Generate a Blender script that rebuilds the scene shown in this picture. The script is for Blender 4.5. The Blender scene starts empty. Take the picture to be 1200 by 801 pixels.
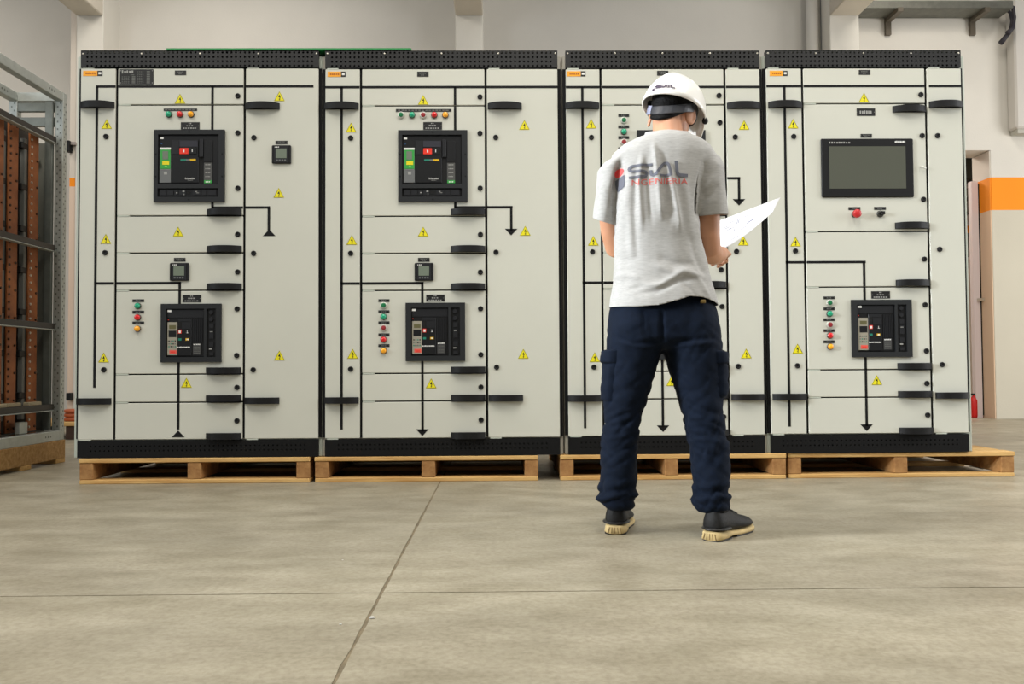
import bpy, bmesh, math, random
import numpy as np
from mathutils import Vector, Matrix, noise
from mathutils.bvhtree import BVHTree

random.seed(4)
rng = np.random.default_rng(4)
S = bpy.context.scene
COL = S.collection
R = math.radians

# ------------------------------------------------------------------ camera
YAW, PITCH, ROLL = R(.79973), R(1.74898), R(-.33501)
CH, CD, CF = .60611, 4.61033, 1000.0
_w = Vector((math.sin(YAW)*math.cos(PITCH), math.cos(YAW)*math.cos(PITCH), math.sin(PITCH)))
_r0 = Vector((math.cos(YAW), -math.sin(YAW), 0)); _u0 = _r0.cross(_w)
_r = math.cos(ROLL)*_r0 + math.sin(ROLL)*_u0
_u = -math.sin(ROLL)*_r0 + math.cos(ROLL)*_u0
CAMP = Vector((0, -CD, CH))
cd = bpy.data.cameras.new('camera'); cam = bpy.data.objects.new('camera', cd); COL.objects.link(cam)
cd.sensor_width = 36; cd.lens = 36*CF/1200; cd.clip_end = 100; cd.clip_start = .05
m = Matrix.Identity(4)
for i, a in enumerate((_r, _u, -_w)):
    for k in range(3): m[k][i] = a[k]
for k in range(3): m[k][3] = CAMP[k]
cam.matrix_world = m
S.camera = cam

# ------------------------------------------------------------------ light and exposure
wd = bpy.data.worlds.new('hall_ambient'); S.world = wd; wd.use_nodes = True
bg = wd.node_tree.nodes['Background']
bg.inputs[0].default_value = (.93, .96, 1.0, 1); bg.inputs[1].default_value = .17
def area(name, loc, target, sx, sy, power, col):
    l = bpy.data.lights.new(name, 'AREA'); l.shape = 'RECTANGLE'; l.size = sx; l.size_y = sy
    l.energy = power; l.color = col
    o = bpy.data.objects.new(name, l); COL.objects.link(o); o.location = loc
    o.rotation_euler = (Vector(target)-Vector(loc)).to_track_quat('-Z', 'Y').to_euler()
    return o
area('daylight_left_window', (-6.8, -3.4, 2.6), (0, -1.2, 1.0), 3.0, 2.4, 110, (.86, .93, 1.0))
beam = area('worker_side_beam', (-5.6, -3.1, 2.4), (.50, -1.60, 1.15), 1.0, 1.4, 30, (.90, .95, 1.0)); beam.data.spread = R(36)  # added narrow beam on the worker's left side, shaped to spare the cabinets
area('daylight_right_door', (6.2, -1.6, 2.3), (.8, -1.5, 1.1), 2.2, 2.6, 130, (.95, .97, 1.0))
area('daylight_right_window', (8.6, 1.2, 1.9), (5.2, 4.8, 1.4), 2.6, 2.6, 190, (1.0, .98, .94))
for i, x in enumerate((-3.2, 0.4, 4.0)):
    area('hall_lamp', (x, -3.2, 5.6), (x, -2.6, 0), 1.0, 4.2, 182, (1.0, .96, .88))
for i, x in enumerate((-6.6, -3.0, 4.2)):  # leftmost one is an added, unseen fill that brightens the left wall
    area('rear_lamp_and_fill', (x, 3.0, 5.2), (x, 3.6, 0), 1.6, .9, 50, (1.0, .93, .82))
area('far_room_lamp', (5.0, 6.4, 3.5), (5.0, 6.0, 0), 1.2, .6, 45, (1.0, .9, .78))
S.view_settings.view_transform = 'Standard'; S.view_settings.look = 'None'
S.view_settings.exposure = 0.06; S.view_settings.gamma = 1.0
try: S.view_settings.use_curve_mapping = False
except Exception: pass

# ------------------------------------------------------------------ helpers
def ray(x, y): return _w + _r*((x-600)/CF) - _u*((y-400.5)/CF)
def U(x, y, Y=0.0):
    v = ray(x, y); return CAMP + v*((Y-CAMP.y)/v.y)
def FL(x, y):
    v = ray(x, y); return CAMP + v*(-CAMP.z/v.z)
_P = [np.array(a) for a in (CAMP, _r, _u, _w)]
def prj(co):
    v = co-_P[0]; z = v@_P[3]
    return np.stack([600+CF*(v@_P[1])/z, 400.5-CF*(v@_P[2])/z], -1)

def lin(c):
    c = c/255.0
    return c/12.92 if c <= .04045 else ((c+.055)/1.055)**2.4
def rgb(*c): return (lin(c[0]), lin(c[1]), lin(c[2]), 1)

MATS = {}
def mat(name, col, rough=.5, metal=0, var=0, scale=8, stretch=(1, 1, 1), bump=0, bscale=60, spec=.5, trans=0, col2=None, coat=0):
    if name in MATS: return MATS[name]
    M = bpy.data.materials.new(name); M.use_nodes = True; nt = M.node_tree
    b = nt.nodes['Principled BSDF']
    b.inputs['Base Color'].default_value = rgb(*col); b.inputs['Roughness'].default_value = rough
    b.inputs['Metallic'].default_value = metal; b.inputs['Specular IOR Level'].default_value = spec
    if trans: b.inputs['Transmission Weight'].default_value = trans
    if coat: b.inputs['Coat Weight'].default_value = coat
    if var or bump or col2:
        tc = nt.nodes.new('ShaderNodeTexCoord'); mp = nt.nodes.new('ShaderNodeMapping')
        mp.inputs['Scale'].default_value = stretch
        nt.links.new(tc.outputs['Object'], mp.inputs['Vector'])
    if var or col2:
        n = nt.nodes.new('ShaderNodeTexNoise'); n.inputs['Scale'].default_value = scale
        n.inputs['Detail'].default_value = 6; n.inputs['Roughness'].default_value = .6
        nt.links.new(mp.outputs[0], n.inputs['Vector'])
        rp = nt.nodes.new('ShaderNodeValToRGB')
        c2 = col2 if col2 else tuple(max(0, min(255, c*(1-var))) for c in col)
        c1 = col if col2 else tuple(max(0, min(255, c*(1+var*.6))) for c in col)
        rp.color_ramp.elements[0].color = rgb(*c2); rp.color_ramp.elements[1].color = rgb(*c1)
        rp.color_ramp.elements[0].position = .3; rp.color_ramp.elements[1].position = .7
        nt.links.new(n.outputs['Fac'], rp.inputs[0]); nt.links.new(rp.outputs[0], b.inputs['Base Color'])
    if bump:
        n2 = nt.nodes.new('ShaderNodeTexNoise'); n2.inputs['Scale'].default_value = bscale
        n2.inputs['Detail'].default_value = 4
        nt.links.new(mp.outputs[0], n2.inputs['Vector'])
        bp = nt.nodes.new('ShaderNodeBump'); bp.inputs['Strength'].default_value = bump
        bp.inputs['Distance'].default_value = .01
        nt.links.new(n2.outputs['Fac'], bp.inputs['Height']); nt.links.new(bp.outputs[0], b.inputs['Normal'])
    MATS[name] = M
    return M

WLOC = {}
def wl(o): return WLOC.get(o.name, Vector((0, 0, 0))) if o else Vector((0, 0, 0))
def tag(o, label=None, cat=None, group=None, kind=None):
    if label: o['label'] = label
    if cat: o['category'] = cat
    if group: o['group'] = group
    if kind: o['kind'] = kind
    return o
def link(o, parent, loc):
    COL.objects.link(o)
    loc = Vector(loc)
    if parent: o.parent = parent; o.location = loc-wl(parent)
    else: o.location = loc
    WLOC[o.name] = loc
    return o
def empty(name, loc, label, cat, group=None):
    o = bpy.data.objects.new(name, None); o.empty_display_size = .1
    link(o, None, loc); return tag(o, label, cat, group)
def inst(name, mesh, loc, parent):
    return link(bpy.data.objects.new(name, mesh), parent, loc)

class MB:
    def __init__(s): s.v = []; s.f = []; s.m = []; s.sm = []
    def add(s, vs, fs, mi=0, smooth=False):
        n = len(s.v); s.v += [tuple(v) for v in vs]
        for f in fs: s.f.append(tuple(i+n for i in f)); s.m.append(mi); s.sm.append(smooth)
        return s
    def box(s, x0, x1, y0, y1, z0, z1, mi=0, b=0):
        if x0 > x1: x0, x1 = x1, x0
        if y0 > y1: y0, y1 = y1, y0
        if z0 > z1: z0, z1 = z1, z0
        if b <= 0:
            vs = [(x, y, z) for z in (z0, z1) for y in (y0, y1) for x in (x0, x1)]
            return s.add(vs, [(0, 2, 3, 1), (4, 5, 7, 6), (0, 1, 5, 4), (1, 3, 7, 5), (3, 2, 6, 7), (2, 0, 4, 6)], mi)
        b = min(b, (x1-x0)*.45, (y1-y0)*.45, (z1-z0)*.45)
        bm = bmesh.new(); bmesh.ops.create_cube(bm, size=1)
        for v in bm.verts: v.co = Vector(((x0+x1)/2+v.co.x*(x1-x0), (y0+y1)/2+v.co.y*(y1-y0), (z0+z1)/2+v.co.z*(z1-z0)))
        bmesh.ops.bevel(bm, geom=bm.edges[:], offset=b, segments=1, affect='EDGES', profile=.5)
        bm.verts.index_update()
        s.add([v.co[:] for v in bm.verts], [[v.index for v in f.verts] for f in bm.faces], mi); bm.free(); return s
    def cyl(s, c, r, y0, y1, mi=0, n=20, r2=None):      # axis along Y, front at y0
        r2 = r if r2 is None else r2
        A = [(c[0]+r2*math.cos(t), y0, c[1]+r2*math.sin(t)) for t in [2*math.pi*i/n for i in range(n)]]
        B = [(c[0]+r*math.cos(t), y1, c[1]+r*math.sin(t)) for t in [2*math.pi*i/n for i in range(n)]]
        fs = [(i, (i+1) % n, n+(i+1) % n, n+i) for i in range(n)]+[tuple(range(n))[::-1], tuple(range(n, 2*n))]
        return s.add(A+B, fs, mi)
    def lathe(s, c, prof, mi=0, n=20, smooth=True):     # prof: (r, y) pairs, axis Y
        vs = []; fs = []
        for r_, y in prof:
            vs += [(c[0]+r_*math.cos(2*math.pi*i/n), c[1]+y, c[2]+r_*math.sin(2*math.pi*i/n)) for i in range(n)]
        for k in range(len(prof)-1):
            fs += [(k*n+i, k*n+(i+1) % n, (k+1)*n+(i+1) % n, (k+1)*n+i) for i in range(n)]
        fs += [tuple(range(n))[::-1], tuple(range((len(prof)-1)*n, len(prof)*n))]
        return s.add(vs, fs, mi, smooth)
    def prism(s, pts, y0, y1, mi=0):                    # polygon in XZ extruded along Y
        n = len(pts)
        vs = [(x, y0, z) for x, z in pts]+[(x, y1, z) for x, z in pts]
        return s.add(vs, [tuple(range(n)), tuple(range(n, 2*n))[::-1]]+[(i, i+n, (i+1) % n+n, (i+1) % n) for i in range(n)], mi)
    def tube(s, pts, rad, n=12, mi=0, ell=None, smooth=True):
        pts = [Vector(p) for p in pts]; vs = []; fs = []
        if not hasattr(rad, '__len__'): rad = [rad]*len(pts)
        t0 = (pts[1]-pts[0]).normalized()
        ref = Vector((0, 0, 1)) if abs(t0.z) < .9 else Vector((1, 0, 0))
        a = t0.cross(ref).normalized()
        for k, p in enumerate(pts):
            t = (pts[min(k+1, len(pts)-1)]-pts[max(k-1, 0)]).normalized()
            a = (a-t*a.dot(t)).normalized(); b = t.cross(a)
            ra, rb = (rad[k] if hasattr(rad[k], '__len__') else (rad[k], rad[k]))
            vs += [p+a*ra*math.cos(2*math.pi*i/n)+b*rb*math.sin(2*math.pi*i/n) for i in range(n)]
        for k in range(len(pts)-1):
            fs += [(k*n+i, k*n+(i+1) % n, (k+1)*n+(i+1) % n, (k+1)*n+i) for i in range(n)]
        fs += [tuple(range(n))[::-1], tuple(range((len(pts)-1)*n, len(pts)*n))]
        return s.add(vs, fs, mi, smooth)
    def ellipsoid(s, c, rad, M=None, mi=0, nu=16, nv=10):
        vs = []; fs = []
        c = Vector(c)
        for j in range(nv+1):
            ph = math.pi*j/nv
            for i in range(nu):
                th = 2*math.pi*i/nu
                p = Vector((rad[0]*math.sin(ph)*math.cos(th), rad[1]*math.sin(ph)*math.sin(th), rad[2]*math.cos(ph)))
                vs.append(c+(M@p if M else p))
        for j in range(nv):
            fs += [(j*nu+i, (j+1)*nu+i, (j+1)*nu+(i+1) % nu, j*nu+(i+1) % nu) for i in range(nu)]
        return s.add(vs, fs, mi, True)
    def rings(s, rings, mi=0, smooth=True):             # list of equal-length vertex loops, capped
        n = len(rings[0]); vs = [v for r_ in rings for v in r_]; fs = []
        for k in range(len(rings)-1):
            fs += [(k*n+i, k*n+(i+1) % n, (k+1)*n+(i+1) % n, (k+1)*n+i) for i in range(n)]
        fs += [tuple(range(n))[::-1], tuple(range((len(rings)-1)*n, len(rings)*n))]
        return s.add(vs, fs, mi, smooth)
    def mesh(s, name, mats, c=Vector((0, 0, 0))):
        me = bpy.data.meshes.new(name)
        me.from_pydata([(x-c[0], y-c[1], z-c[2]) for x, y, z in s.v], [], s.f)
        for mm in (mats if isinstance(mats, (list, tuple)) else [mats]): me.materials.append(mm)
        me.polygons.foreach_set('material_index', s.m); me.polygons.foreach_set('use_smooth', s.sm)
        bm = bmesh.new(); bm.from_mesh(me)
        bmesh.ops.remove_doubles(bm, verts=bm.verts, dist=1e-6)
        bmesh.ops.recalc_face_normals(bm, faces=bm.faces); bm.to_mesh(me); bm.free()
        me.update(); return me
    def build(s, name, mats, parent=None, base=False):
        a = np.array(s.v); lo, hi = a.min(0), a.max(0)
        c = Vector((lo+hi)/2)
        if base: c.z = lo[2]
        return inst(name, s.mesh(name, mats, c), c, parent)
def struct(o, label, cat='structure'): return tag(o, label, cat, kind='structure')

# ------------------------------------------------------------------ materials
PANEL = mat('painted_steel_light_grey', (199, 199, 187), .42, var=.015, scale=2, bump=.03, bscale=400)
SIDEG = mat('cabinet_frame_grey_green', (188, 194, 182), .45)
POSTG = mat('cabinet_post_grey', (172, 168, 156), .45)
BLACKP = mat('black_plastic', (12, 12, 13), .55, spec=.3)
BLACKG = mat('black_gasket', (8, 8, 9), .7, spec=.2)
PERF = mat('black_perforated_steel', (30, 30, 30), .45, spec=.4)
VOID = mat('dark_interior', (7, 7, 7), .9)  # near-black colour stands in for the shade inside openings
MIMIC = mat('black_mimic_strip', (9, 9, 10), .6, spec=.25)
YELLOW = mat('warning_yellow', (226, 214, 20), .5)
SIGNK = mat('sign_black', (22, 20, 12), .6)
ORANGET = mat('tag_orange', (238, 160, 30), .5)
ORANGED = mat('tag_lettering_brown', (160, 84, 12), .5)
WHITE = mat('white_print', (222, 222, 218), .5)
GREYT = mat('engraved_grey', (150, 150, 146), .6)
DIMT = mat('engraved_dim', (95, 96, 92), .6)
PLATE = mat('black_engraved_plate', (15, 15, 14), .45)
FRAMEB = mat('breaker_frame_charcoal', (31, 33, 35), .6, spec=.3, bump=.05, bscale=500)
INNER = mat('breaker_face_black', (15, 16, 18), .45, spec=.35)
INNER2 = mat('breaker_face_grey', (27, 28, 31), .45, spec=.35)
GREENU = mat('control_unit_green', (48, 150, 62), .45)
GREYU = mat('control_unit_grey', (100, 102, 102), .5)
BEIGEU = mat('trip_unit_beige', (146, 141, 126), .5)
LCD = mat('lcd_grey_green', (112, 122, 108), .25)
LCDO = mat('lcd_olive', (96, 92, 62), .3)
REDB = mat('red_plastic', (220, 52, 34), .4)
REDT = mat('red_soft', (216, 84, 72), .5)
YELB = mat('yellow_plastic', (220, 205, 30), .4)
TEAL = mat('teal_plastic', (34, 120, 100), .4)
BLUEB = mat('blue_plastic', (30, 80, 130), .4)
L_GREEN = mat('lamp_lens_teal_green', (24, 156, 116), .2, coat=.5)
L_RED = mat('lamp_lens_red', (214, 22, 26), .2, coat=.5)
L_AMB = mat('lamp_lens_amber', (248, 168, 22), .2, coat=.5)
B_GREEN = mat('button_green', (24, 110, 66), .35)
B_RED = mat('button_dark_red', (142, 42, 46), .35)
BEZEL = mat('lamp_bezel_dark', (70, 70, 66), .35, metal=.5)
BEZELW = mat('button_bezel_satin', (214, 214, 206), .3, metal=.4)
SCREEN = mat('touch_screen_glass', (84, 86, 76), .12)
WOOD = mat('pallet_pine', (190, 152, 96), .75, col2=(150, 108, 58), scale=3.0, stretch=(2, 14, 14), bump=.25, bscale=30)
WOODY = mat('pallet_pine_light', (214, 176, 112), .72, col2=(182, 136, 74), scale=3.0, stretch=(1.4, 16, 16), bump=.2, bscale=30)
WOODE = mat('pallet_end_grain', (182, 138, 84), .8, col2=(132, 88, 44), scale=14, bump=.3, bscale=60)
WALLW = None
ZINC = mat('galvanised_steel', (186, 190, 184), .45, metal=.35, var=.06, scale=20)
ZINCD = mat('galvanised_steel_shade', (118, 122, 116), .5, metal=.4, var=.08, scale=14)  # darker copy of the galvanised steel, shade put into its colour
COPPER = mat('copper_bar', (184, 112, 62), .45, metal=.25, col2=(126, 68, 32), scale=5)
BOLT = mat('bolt_steel', (206, 200, 186), .3, metal=.7)
PALEW = mat('pale_insulator', (196, 180, 148), .7)
WHITEP = mat('white_painted_plaster', (216, 212, 203), .85, var=.02, scale=1.2, bump=.05, bscale=80)

# ------------------------------------------------------------------ floor
def floor_mat():
    M = bpy.data.materials.new('worn_concrete'); M.use_nodes = True; nt = M.node_tree
    b = nt.nodes['Principled BSDF']; b.inputs['Specular IOR Level'].default_value = .4
    tc = nt.nodes.new('ShaderNodeTexCoord')
    def N(scale, det, st=(1, 1, 1)):
        mp = nt.nodes.new('ShaderNodeMapping'); mp.inputs['Scale'].default_value = st
        g = nt.nodes.new('ShaderNodeNewGeometry')
        nt.links.new(g.outputs['Position'], mp.inputs['Vector'])
        n = nt.nodes.new('ShaderNodeTexNoise'); n.inputs['Scale'].default_value = scale; n.inputs['Detail'].default_value = det
        n.inputs['Roughness'].default_value = .62
        nt.links.new(mp.outputs[0], n.inputs['Vector']); return n
    def ramp(n, a, b_, p0=.35, p1=.65):
        r_ = nt.nodes.new('ShaderNodeValToRGB'); r_.color_ramp.elements[0].color = a; r_.color_ramp.elements[1].color = b_
        r_.color_ramp.elements[0].position = p0; r_.color_ramp.elements[1].position = p1
        nt.links.new(n.outputs['Fac'], r_.inputs[0]); return r_
    big = ramp(N(.9, 5, (.6, 1.6, 1)), rgb(156, 148, 130), rgb(174, 166, 146))
    mid = ramp(N(5, 8, (.7, 1.3, 1)), rgb(220, 218, 212), rgb(255, 255, 255))
    fine = ramp(N(60, 4), rgb(225, 223, 218), rgb(255, 255, 255), .3, .6)
    def mul(a, c):
        x = nt.nodes.new('ShaderNodeMixRGB'); x.blend_type = 'MULTIPLY'; x.inputs[0].default_value = 1
        nt.links.new(a, x.inputs[1]); nt.links.new(c, x.inputs[2]); return x.outputs[0]
    nt.links.new(mul(mul(big.outputs[0], mid.outputs[0]), fine.outputs[0]), b.inputs['Base Color'])
    rr = ramp(N(3, 6), (.34, .34, .34, 1), (.55, .55, .55, 1)); nt.links.new(rr.outputs[0], b.inputs['Roughness'])
    bp = nt.nodes.new('ShaderNodeBump'); bp.inputs['Strength'].default_value = .08; bp.inputs['Distance'].default_value = .01
    nt.links.new(N(35, 6).outputs['Fac'], bp.inputs['Height']); nt.links.new(bp.outputs[0], b.inputs['Normal'])
    return M
CONC = floor_mat()
JOINT = mat('joint_grime', (126, 114, 92), .9, var=.25, scale=20)
fl = struct(MB().box(-18, 18, -9, 9, -.16, -.0025).build('floor', JOINT), 'beige worn concrete hall floor cut by two crossing joints', 'floor')
XJ, YJ = -.325, -2.275
ys_far = np.linspace(YJ+.0035, 9, 160); ys_near = np.linspace(-9, YJ-.0035, 120)
def jit(y, s): return .0035*noise.noise((y*9, s, 0)) + .002*noise.noise((y*40, s, 3))
def slab(ys, side):
    b = MB(); far = -18 if side < 0 else 18
    e = [(XJ+side*(.0044+1.2*jit(y, side)), y) for y in ys]
    top = [(far, y, 0) for y in ys]+[(x, y, 0) for x, y in e]
    n = len(ys)
    b.add(top, [(i, i+1, n+i+1, n+i) for i in range(n-1)])
    lo = [(x, y, 0) for x, y in e]+[(x, y, -.004) for x, y in e]
    b.add(lo, [(i, i+1, n+i+1, n+i) for i in range(n-1)])
    ye = ys[0] if ys is ys_far else ys[-1]; xe = e[0][0] if ys is ys_far else e[-1][0]
    b.add([(far, ye, 0), (xe, ye, 0), (xe, ye, -.004), (far, ye, -.004)], [(0, 1, 2, 3)])
    return b.build('concrete_slab', CONC, fl)
for ys in (ys_far, ys_near):
    for sd in (-1, 1): slab(ys, sd)

# ------------------------------------------------------------------ rear wall, columns, beams
def wall_mat(name, z0, z1, upper, lower):
    M = bpy.data.materials.new(name); M.use_nodes = True; nt = M.node_tree; b = nt.nodes['Principled BSDF']
    b.inputs['Roughness'].default_value = .8
    g = nt.nodes.new('ShaderNodeNewGeometry'); sp = nt.nodes.new('ShaderNodeSeparateXYZ')
    nt.links.new(g.outputs['Position'], sp.inputs[0])
    mr = nt.nodes.new('ShaderNodeMapRange'); mr.inputs['From Min'].default_value = 0; mr.inputs['From Max'].default_value = 8
    nt.links.new(sp.outputs['Z'], mr.inputs['Value'])
    rp = nt.nodes.new('ShaderNodeValToRGB'); rp.color_ramp.interpolation = 'CONSTANT'
    e = rp.color_ramp.elements; e[0].color = rgb(*lower); e[0].position = 0
    e[1].color = rgb(250, 146, 16); e[1].position = z0/8
    k = e.new(z1/8); k.color = rgb(*upper)
    nt.links.new(mr.outputs[0], rp.inputs[0])
    n = nt.nodes.new('ShaderNodeTexNoise'); n.inputs['Scale'].default_value = 2.5; n.inputs['Detail'].default_value = 6
    nt.links.new(g.outputs['Position'], n.inputs['Vector'])
    r2 = nt.nodes.new('ShaderNodeValToRGB'); r2.color_ramp.elements[0].color = (.9, .9, .9, 1); r2.color_ramp.elements[1].color = (1, 1, 1, 1)
    nt.links.new(n.outputs['Fac'], r2.inputs[0])
    mx = nt.nodes.new('ShaderNodeMixRGB'); mx.blend_type = 'MULTIPLY'; mx.inputs[0].default_value = 1
    nt.links.new(rp.outputs[0], mx.inputs[1]); nt.links.new(r2.outputs[0], mx.inputs[2]); nt.links.new(mx.outputs[0], b.inputs['Base Color'])
    bp = nt.nodes.new('ShaderNodeBump'); bp.inputs['Strength'].default_value = .1; bp.inputs['Distance'].default_value = .01
    n3 = nt.nodes.new('ShaderNodeTexNoise'); n3.inputs['Scale'].default_value = 60
    nt.links.new(g.outputs['Position'], n3.inputs['Vector'])
    nt.links.new(n3.outputs['Fac'], bp.inputs['Height']); nt.links.new(bp.outputs[0], b.inputs['Normal'])
    return M
YW = 5.0
zs0, zs1 = U(1180, 248, YW).z, U(1180, 209.3, YW).z
WALLM = wall_mat('wall_paint_with_orange_band', zs0, zs1, (214, 210, 202), (200, 194, 178))
REVM = wall_mat('reveal_paint_with_orange_band', zs0, zs1, (214, 206, 196), (226, 196, 168))
xo1 = U(1163.5, 300, YW).x; xo0 = xo1-1.45; zo = U(1163, 176, YW).z
w = MB(); TH = .36
w.box(-18, -1, YW, YW+TH, 0, 7.5, 1); w.box(-1, xo0, YW, YW+TH, 0, 7.5); w.box(xo0, xo1, YW, YW+TH, zo, 7.5); w.box(xo1, 18, YW, YW+TH, 0, 7.5)
wb = struct(w.build('wall_back', [WALLM, wall_mat('wall_paint_plain', .001, .002, (214, 210, 202), (214, 210, 202))]), 'pale plastered rear hall wall with an orange painted band', 'wall')
rv = struct(MB().box(xo1-.012, xo1, YW+.005, YW+TH, 0, zo-.005).build('trim_1', REVM), 'side reveal of the rear wall doorway with faded orange band', 'door trim')
# room beyond the doorway
nb = struct(MB().box(xo0-1.5, xo1+2.5, 7.2, 7.3, 0, 4.0).build('wall_beyond', wall_mat('far_room_paint', zs0-.25, zs1-.2, (226, 220, 214), (226, 212, 200))), 'white wall of the room seen through the doorway', 'wall')
DOORW = mat('door_frame_white', (226, 212, 212), .5)
dr = MB(); dx0 = U(1138.5, 300, YW+.25).x; dx1 = U(1146, 300, YW+.25).x
dr.box(dx0, dx1, YW+.22, YW+.29, 0, U(1140, 213, YW+.25).z)
do = struct(dr.build('door_1', DOORW), 'white door leaf edge standing in the rear doorway', 'door')
g = MB().box(dx1+.002, dx1+.022, YW+.225, YW+.285, .03, U(1147, 216, YW+.25).z).build('door_gap_seal', BLACKG, do)
hd = U(1151, 351, YW+.2); MB().box(hd.x-.05, hd.x+.03, YW+.16, YW+.22, hd.z-.015, hd.z+.015).box(hd.x+.01, hd.x+.03, YW+.13, YW+.17, hd.z-.015, hd.z+.04).build('door_latch', BOLT, do)
# shelf-like dark cabinet seen through the doorway
p0 = U(1135, 186, 6.9); p1 = U(1141.5, 212, 6.9)
sh = empty('wall_shelf', (p0.x, 6.9, p1.z-.9), 'dark shelving with boxes glimpsed through the rear doorway', 'shelf')
MB().box(p0.x-.3, p1.x, 6.8, 7.18, p1.z, p0.z, b=.01).build('dark_box', mat('shelf_dark', (38, 40, 30), .6), sh)
for ya, yb in ((222, 234), (238, 250), (274, 300)):
    a, c = U(1135, ya, 6.9), U(1140, yb, 6.9)
    MB().box(a.x-.3, c.x, 6.8, 7.18, c.z, a.z, b=.01).build('box', mat('shelf_grey', (90, 86, 76), .6), sh)
MB().box(p0.x-.35, p1.x+.02, 7.16, 7.19, U(1135, 302, 6.9).z, p0.z+.05).build('back_panel', mat('shelf_back', (190, 178, 168), .7), sh)
a = FL(1141.5, 489)
ex = empty('red_cylinder', (a.x, a.y, 0), 'small red fire extinguisher on the floor behind the right cabinet', 'extinguisher')
prof = [(0, .0), (.04, 0), (.044, .02), (.044, .20), (.03, .235), (.014, .245), (.014, .26)]
vs = MB(); vs.tube([(a.x, a.y, z) for r_, z in prof[1:]], [r_ for r_, z in prof[1:]], 16, 0); vs.build('cylinder', mat('extinguisher_red', (206, 22, 20), .35), ex)
MB().box(a.x-.03, a.x+.015, a.y-.012, a.y+.012, .26, .28).build('valve', BLACKP, ex)

BEAMM = mat('beam_plaster', (206, 198, 184), .85, var=.03, scale=1.5)
ZB = U(550, 18.5, 4.6).z
ncol = 1
for (xa, xb, nm) in ((89.5, 121, 'left'), (533.5, 566, 'centre'), (972, 1006.5, 'right')):
    X0, X1 = U(xa, 18.5, 4.6).x, U(xb, 18.5, 4.6).x
    ncol += 1
    struct(MB().box(X0, X1, 4.6, YW+.02, 0, ZB+.8, b=.01).build('trim_%d' % ncol, WHITEP), {'left': 'pale concrete column behind the leftmost cabinet', 'centre': 'pale concrete column behind the second cabinet', 'right': 'pale concrete column behind the rightmost cabinet'}[nm], 'column')
    ncol += 1
    struct(MB().box(X0, X1, -2.2, 4.6, ZB, ZB+.75, b=.01).build('trim_%d' % ncol, BEAMM), {'left': 'pale roof beam running forward from the left column', 'centre': 'pale roof beam running forward from the centre column', 'right': 'pale roof beam running forward from the right column'}[nm], 'beam')
# narrow pilaster left of left column, with small orange band
a, b_ = U(80.5, 300, 4.62), U(88.5, 300, 4.62)
PIL = wall_mat('pilaster_paint', U(83, 220, 4.62).z, U(83, 209, 4.62).z, (214, 204, 192), (222, 198, 178))
ncol += 1
struct(MB().box(a.x, b_.x, 4.62, YW+.02, 0, 7.0).build('trim_%d' % ncol, PIL), 'narrow pale pilaster with an orange mark beside the left column', 'pilaster')
a = U(80.5, 171.5, 4.57)
sw = empty('wall_switch', (a.x, 4.6, a.z-.06), 'small black switch with white conduit on the left pilaster', 'switch')
MB().box(a.x-.03, a.x+.02, 4.54, 4.62, a.z-.06, a.z+.06, b=.006).build('switch_box', BLACKP, sw)
MB().box(a.x+.02, a.x+.07, 4.57, 4.62, a.z+.02, a.z+.05).build('conduit', mat('conduit_grey', (150, 140, 135), .6), sw)
a = U(81, 463, 4.57)
so = tag(MB().box(a.x-.02, a.x+.03, 4.54, 4.62, U(81, 469, 4.57).z, U(81, 460, 4.57).z, b=.005).build('wall_socket', BLACKP), 'small black socket low on the left pilaster', 'socket')
# white pipe and dark conduit left of the right column
for nm, xa, xb, mt, lb, ct in (('drain_pipe', 945, 958.5, WHITEP, 'white vertical pipe on the rear wall left of the right column', 'pipe'),
                               ('dark_conduit', 961.5, 966.5, mat('conduit_dark', (120, 120, 118), .5), 'thin grey vertical conduit beside the white pipe', 'conduit')):
    A, B = U(xa, 30, 4.85), U(xb, 30, 4.85); r_ = (B.x-A.x)/2
    b = MB(); b.tube([(A.x+r_, 4.85, z) for z in (0, 2.5, 2.52, 2.6, 2.62, 7.0)], [r_, r_, r_*1.12, r_*1.12, r_, r_], 20); tag(b.build(nm, mt, base=True), lb, ct)
# cable tray with brackets and hanging cables
TRAYM = mat('tray_steel', (112, 112, 104), .5, metal=.5, var=.1, scale=12)
tz = U(1100, 20, 4.95).z
A, B = U(1012, 14, 4.75), U(1183, 14, 4.75)
tr = empty('cable_tray', ((A.x+B.x)/2, 4.7, tz), 'grey galvanised cable tray on brackets high on the right wall', 'cable tray')
b = MB().box(A.x-.1, B.x, 4.69, 4.95, tz-.01, tz).box(A.x-.1, B.x, 4.68, 4.695, tz-.01, tz+.07).box(A.x-.1, B.x, 4.945, 4.96, tz-.01, tz+.07); b.build('tray', TRAYM, tr)
for xa in (1041.5, 1140.5):
    c = U(xa, 22, 4.95)
    q = MB(); q.box(c.x-.03, c.x+.03, 4.955, 4.998, tz-.2, tz+.02); q.box(c.x-.03, c.x+.03, 4.66, 4.96, tz-.055, tz-.01)
    q.build('bracket', mat('bracket_steel', (96, 88, 76), .5, metal=.3), tr)
CABK = mat('black_cable', (34, 30, 40), .55)
for k, lb in enumerate(('upper of two black cables drooping from the wall tray end', 'lower of two black cables drooping from the wall tray end')):
    q = MB(); s0 = U(1181-3*k, 12, 4.72+.1*k); yy = 4.72+.1*k; top = tz+.02
    pts = [(B.x+.004, yy, top), (B.x+.012, yy, top), (B.x+.03, yy, top-.005), (s0.x+.06, yy, top-.03), (s0.x+.075, yy, top-.12), (s0.x+.05, yy, top-.24), (s0.x-.01-.05*k, yy, top-.30-.07*k)]
    q.tube(pts, [.018]*5+[.022, .03], 8); tag(q.build('cable', CABK), lb, 'cable', 'cables hanging from the tray end')
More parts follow.
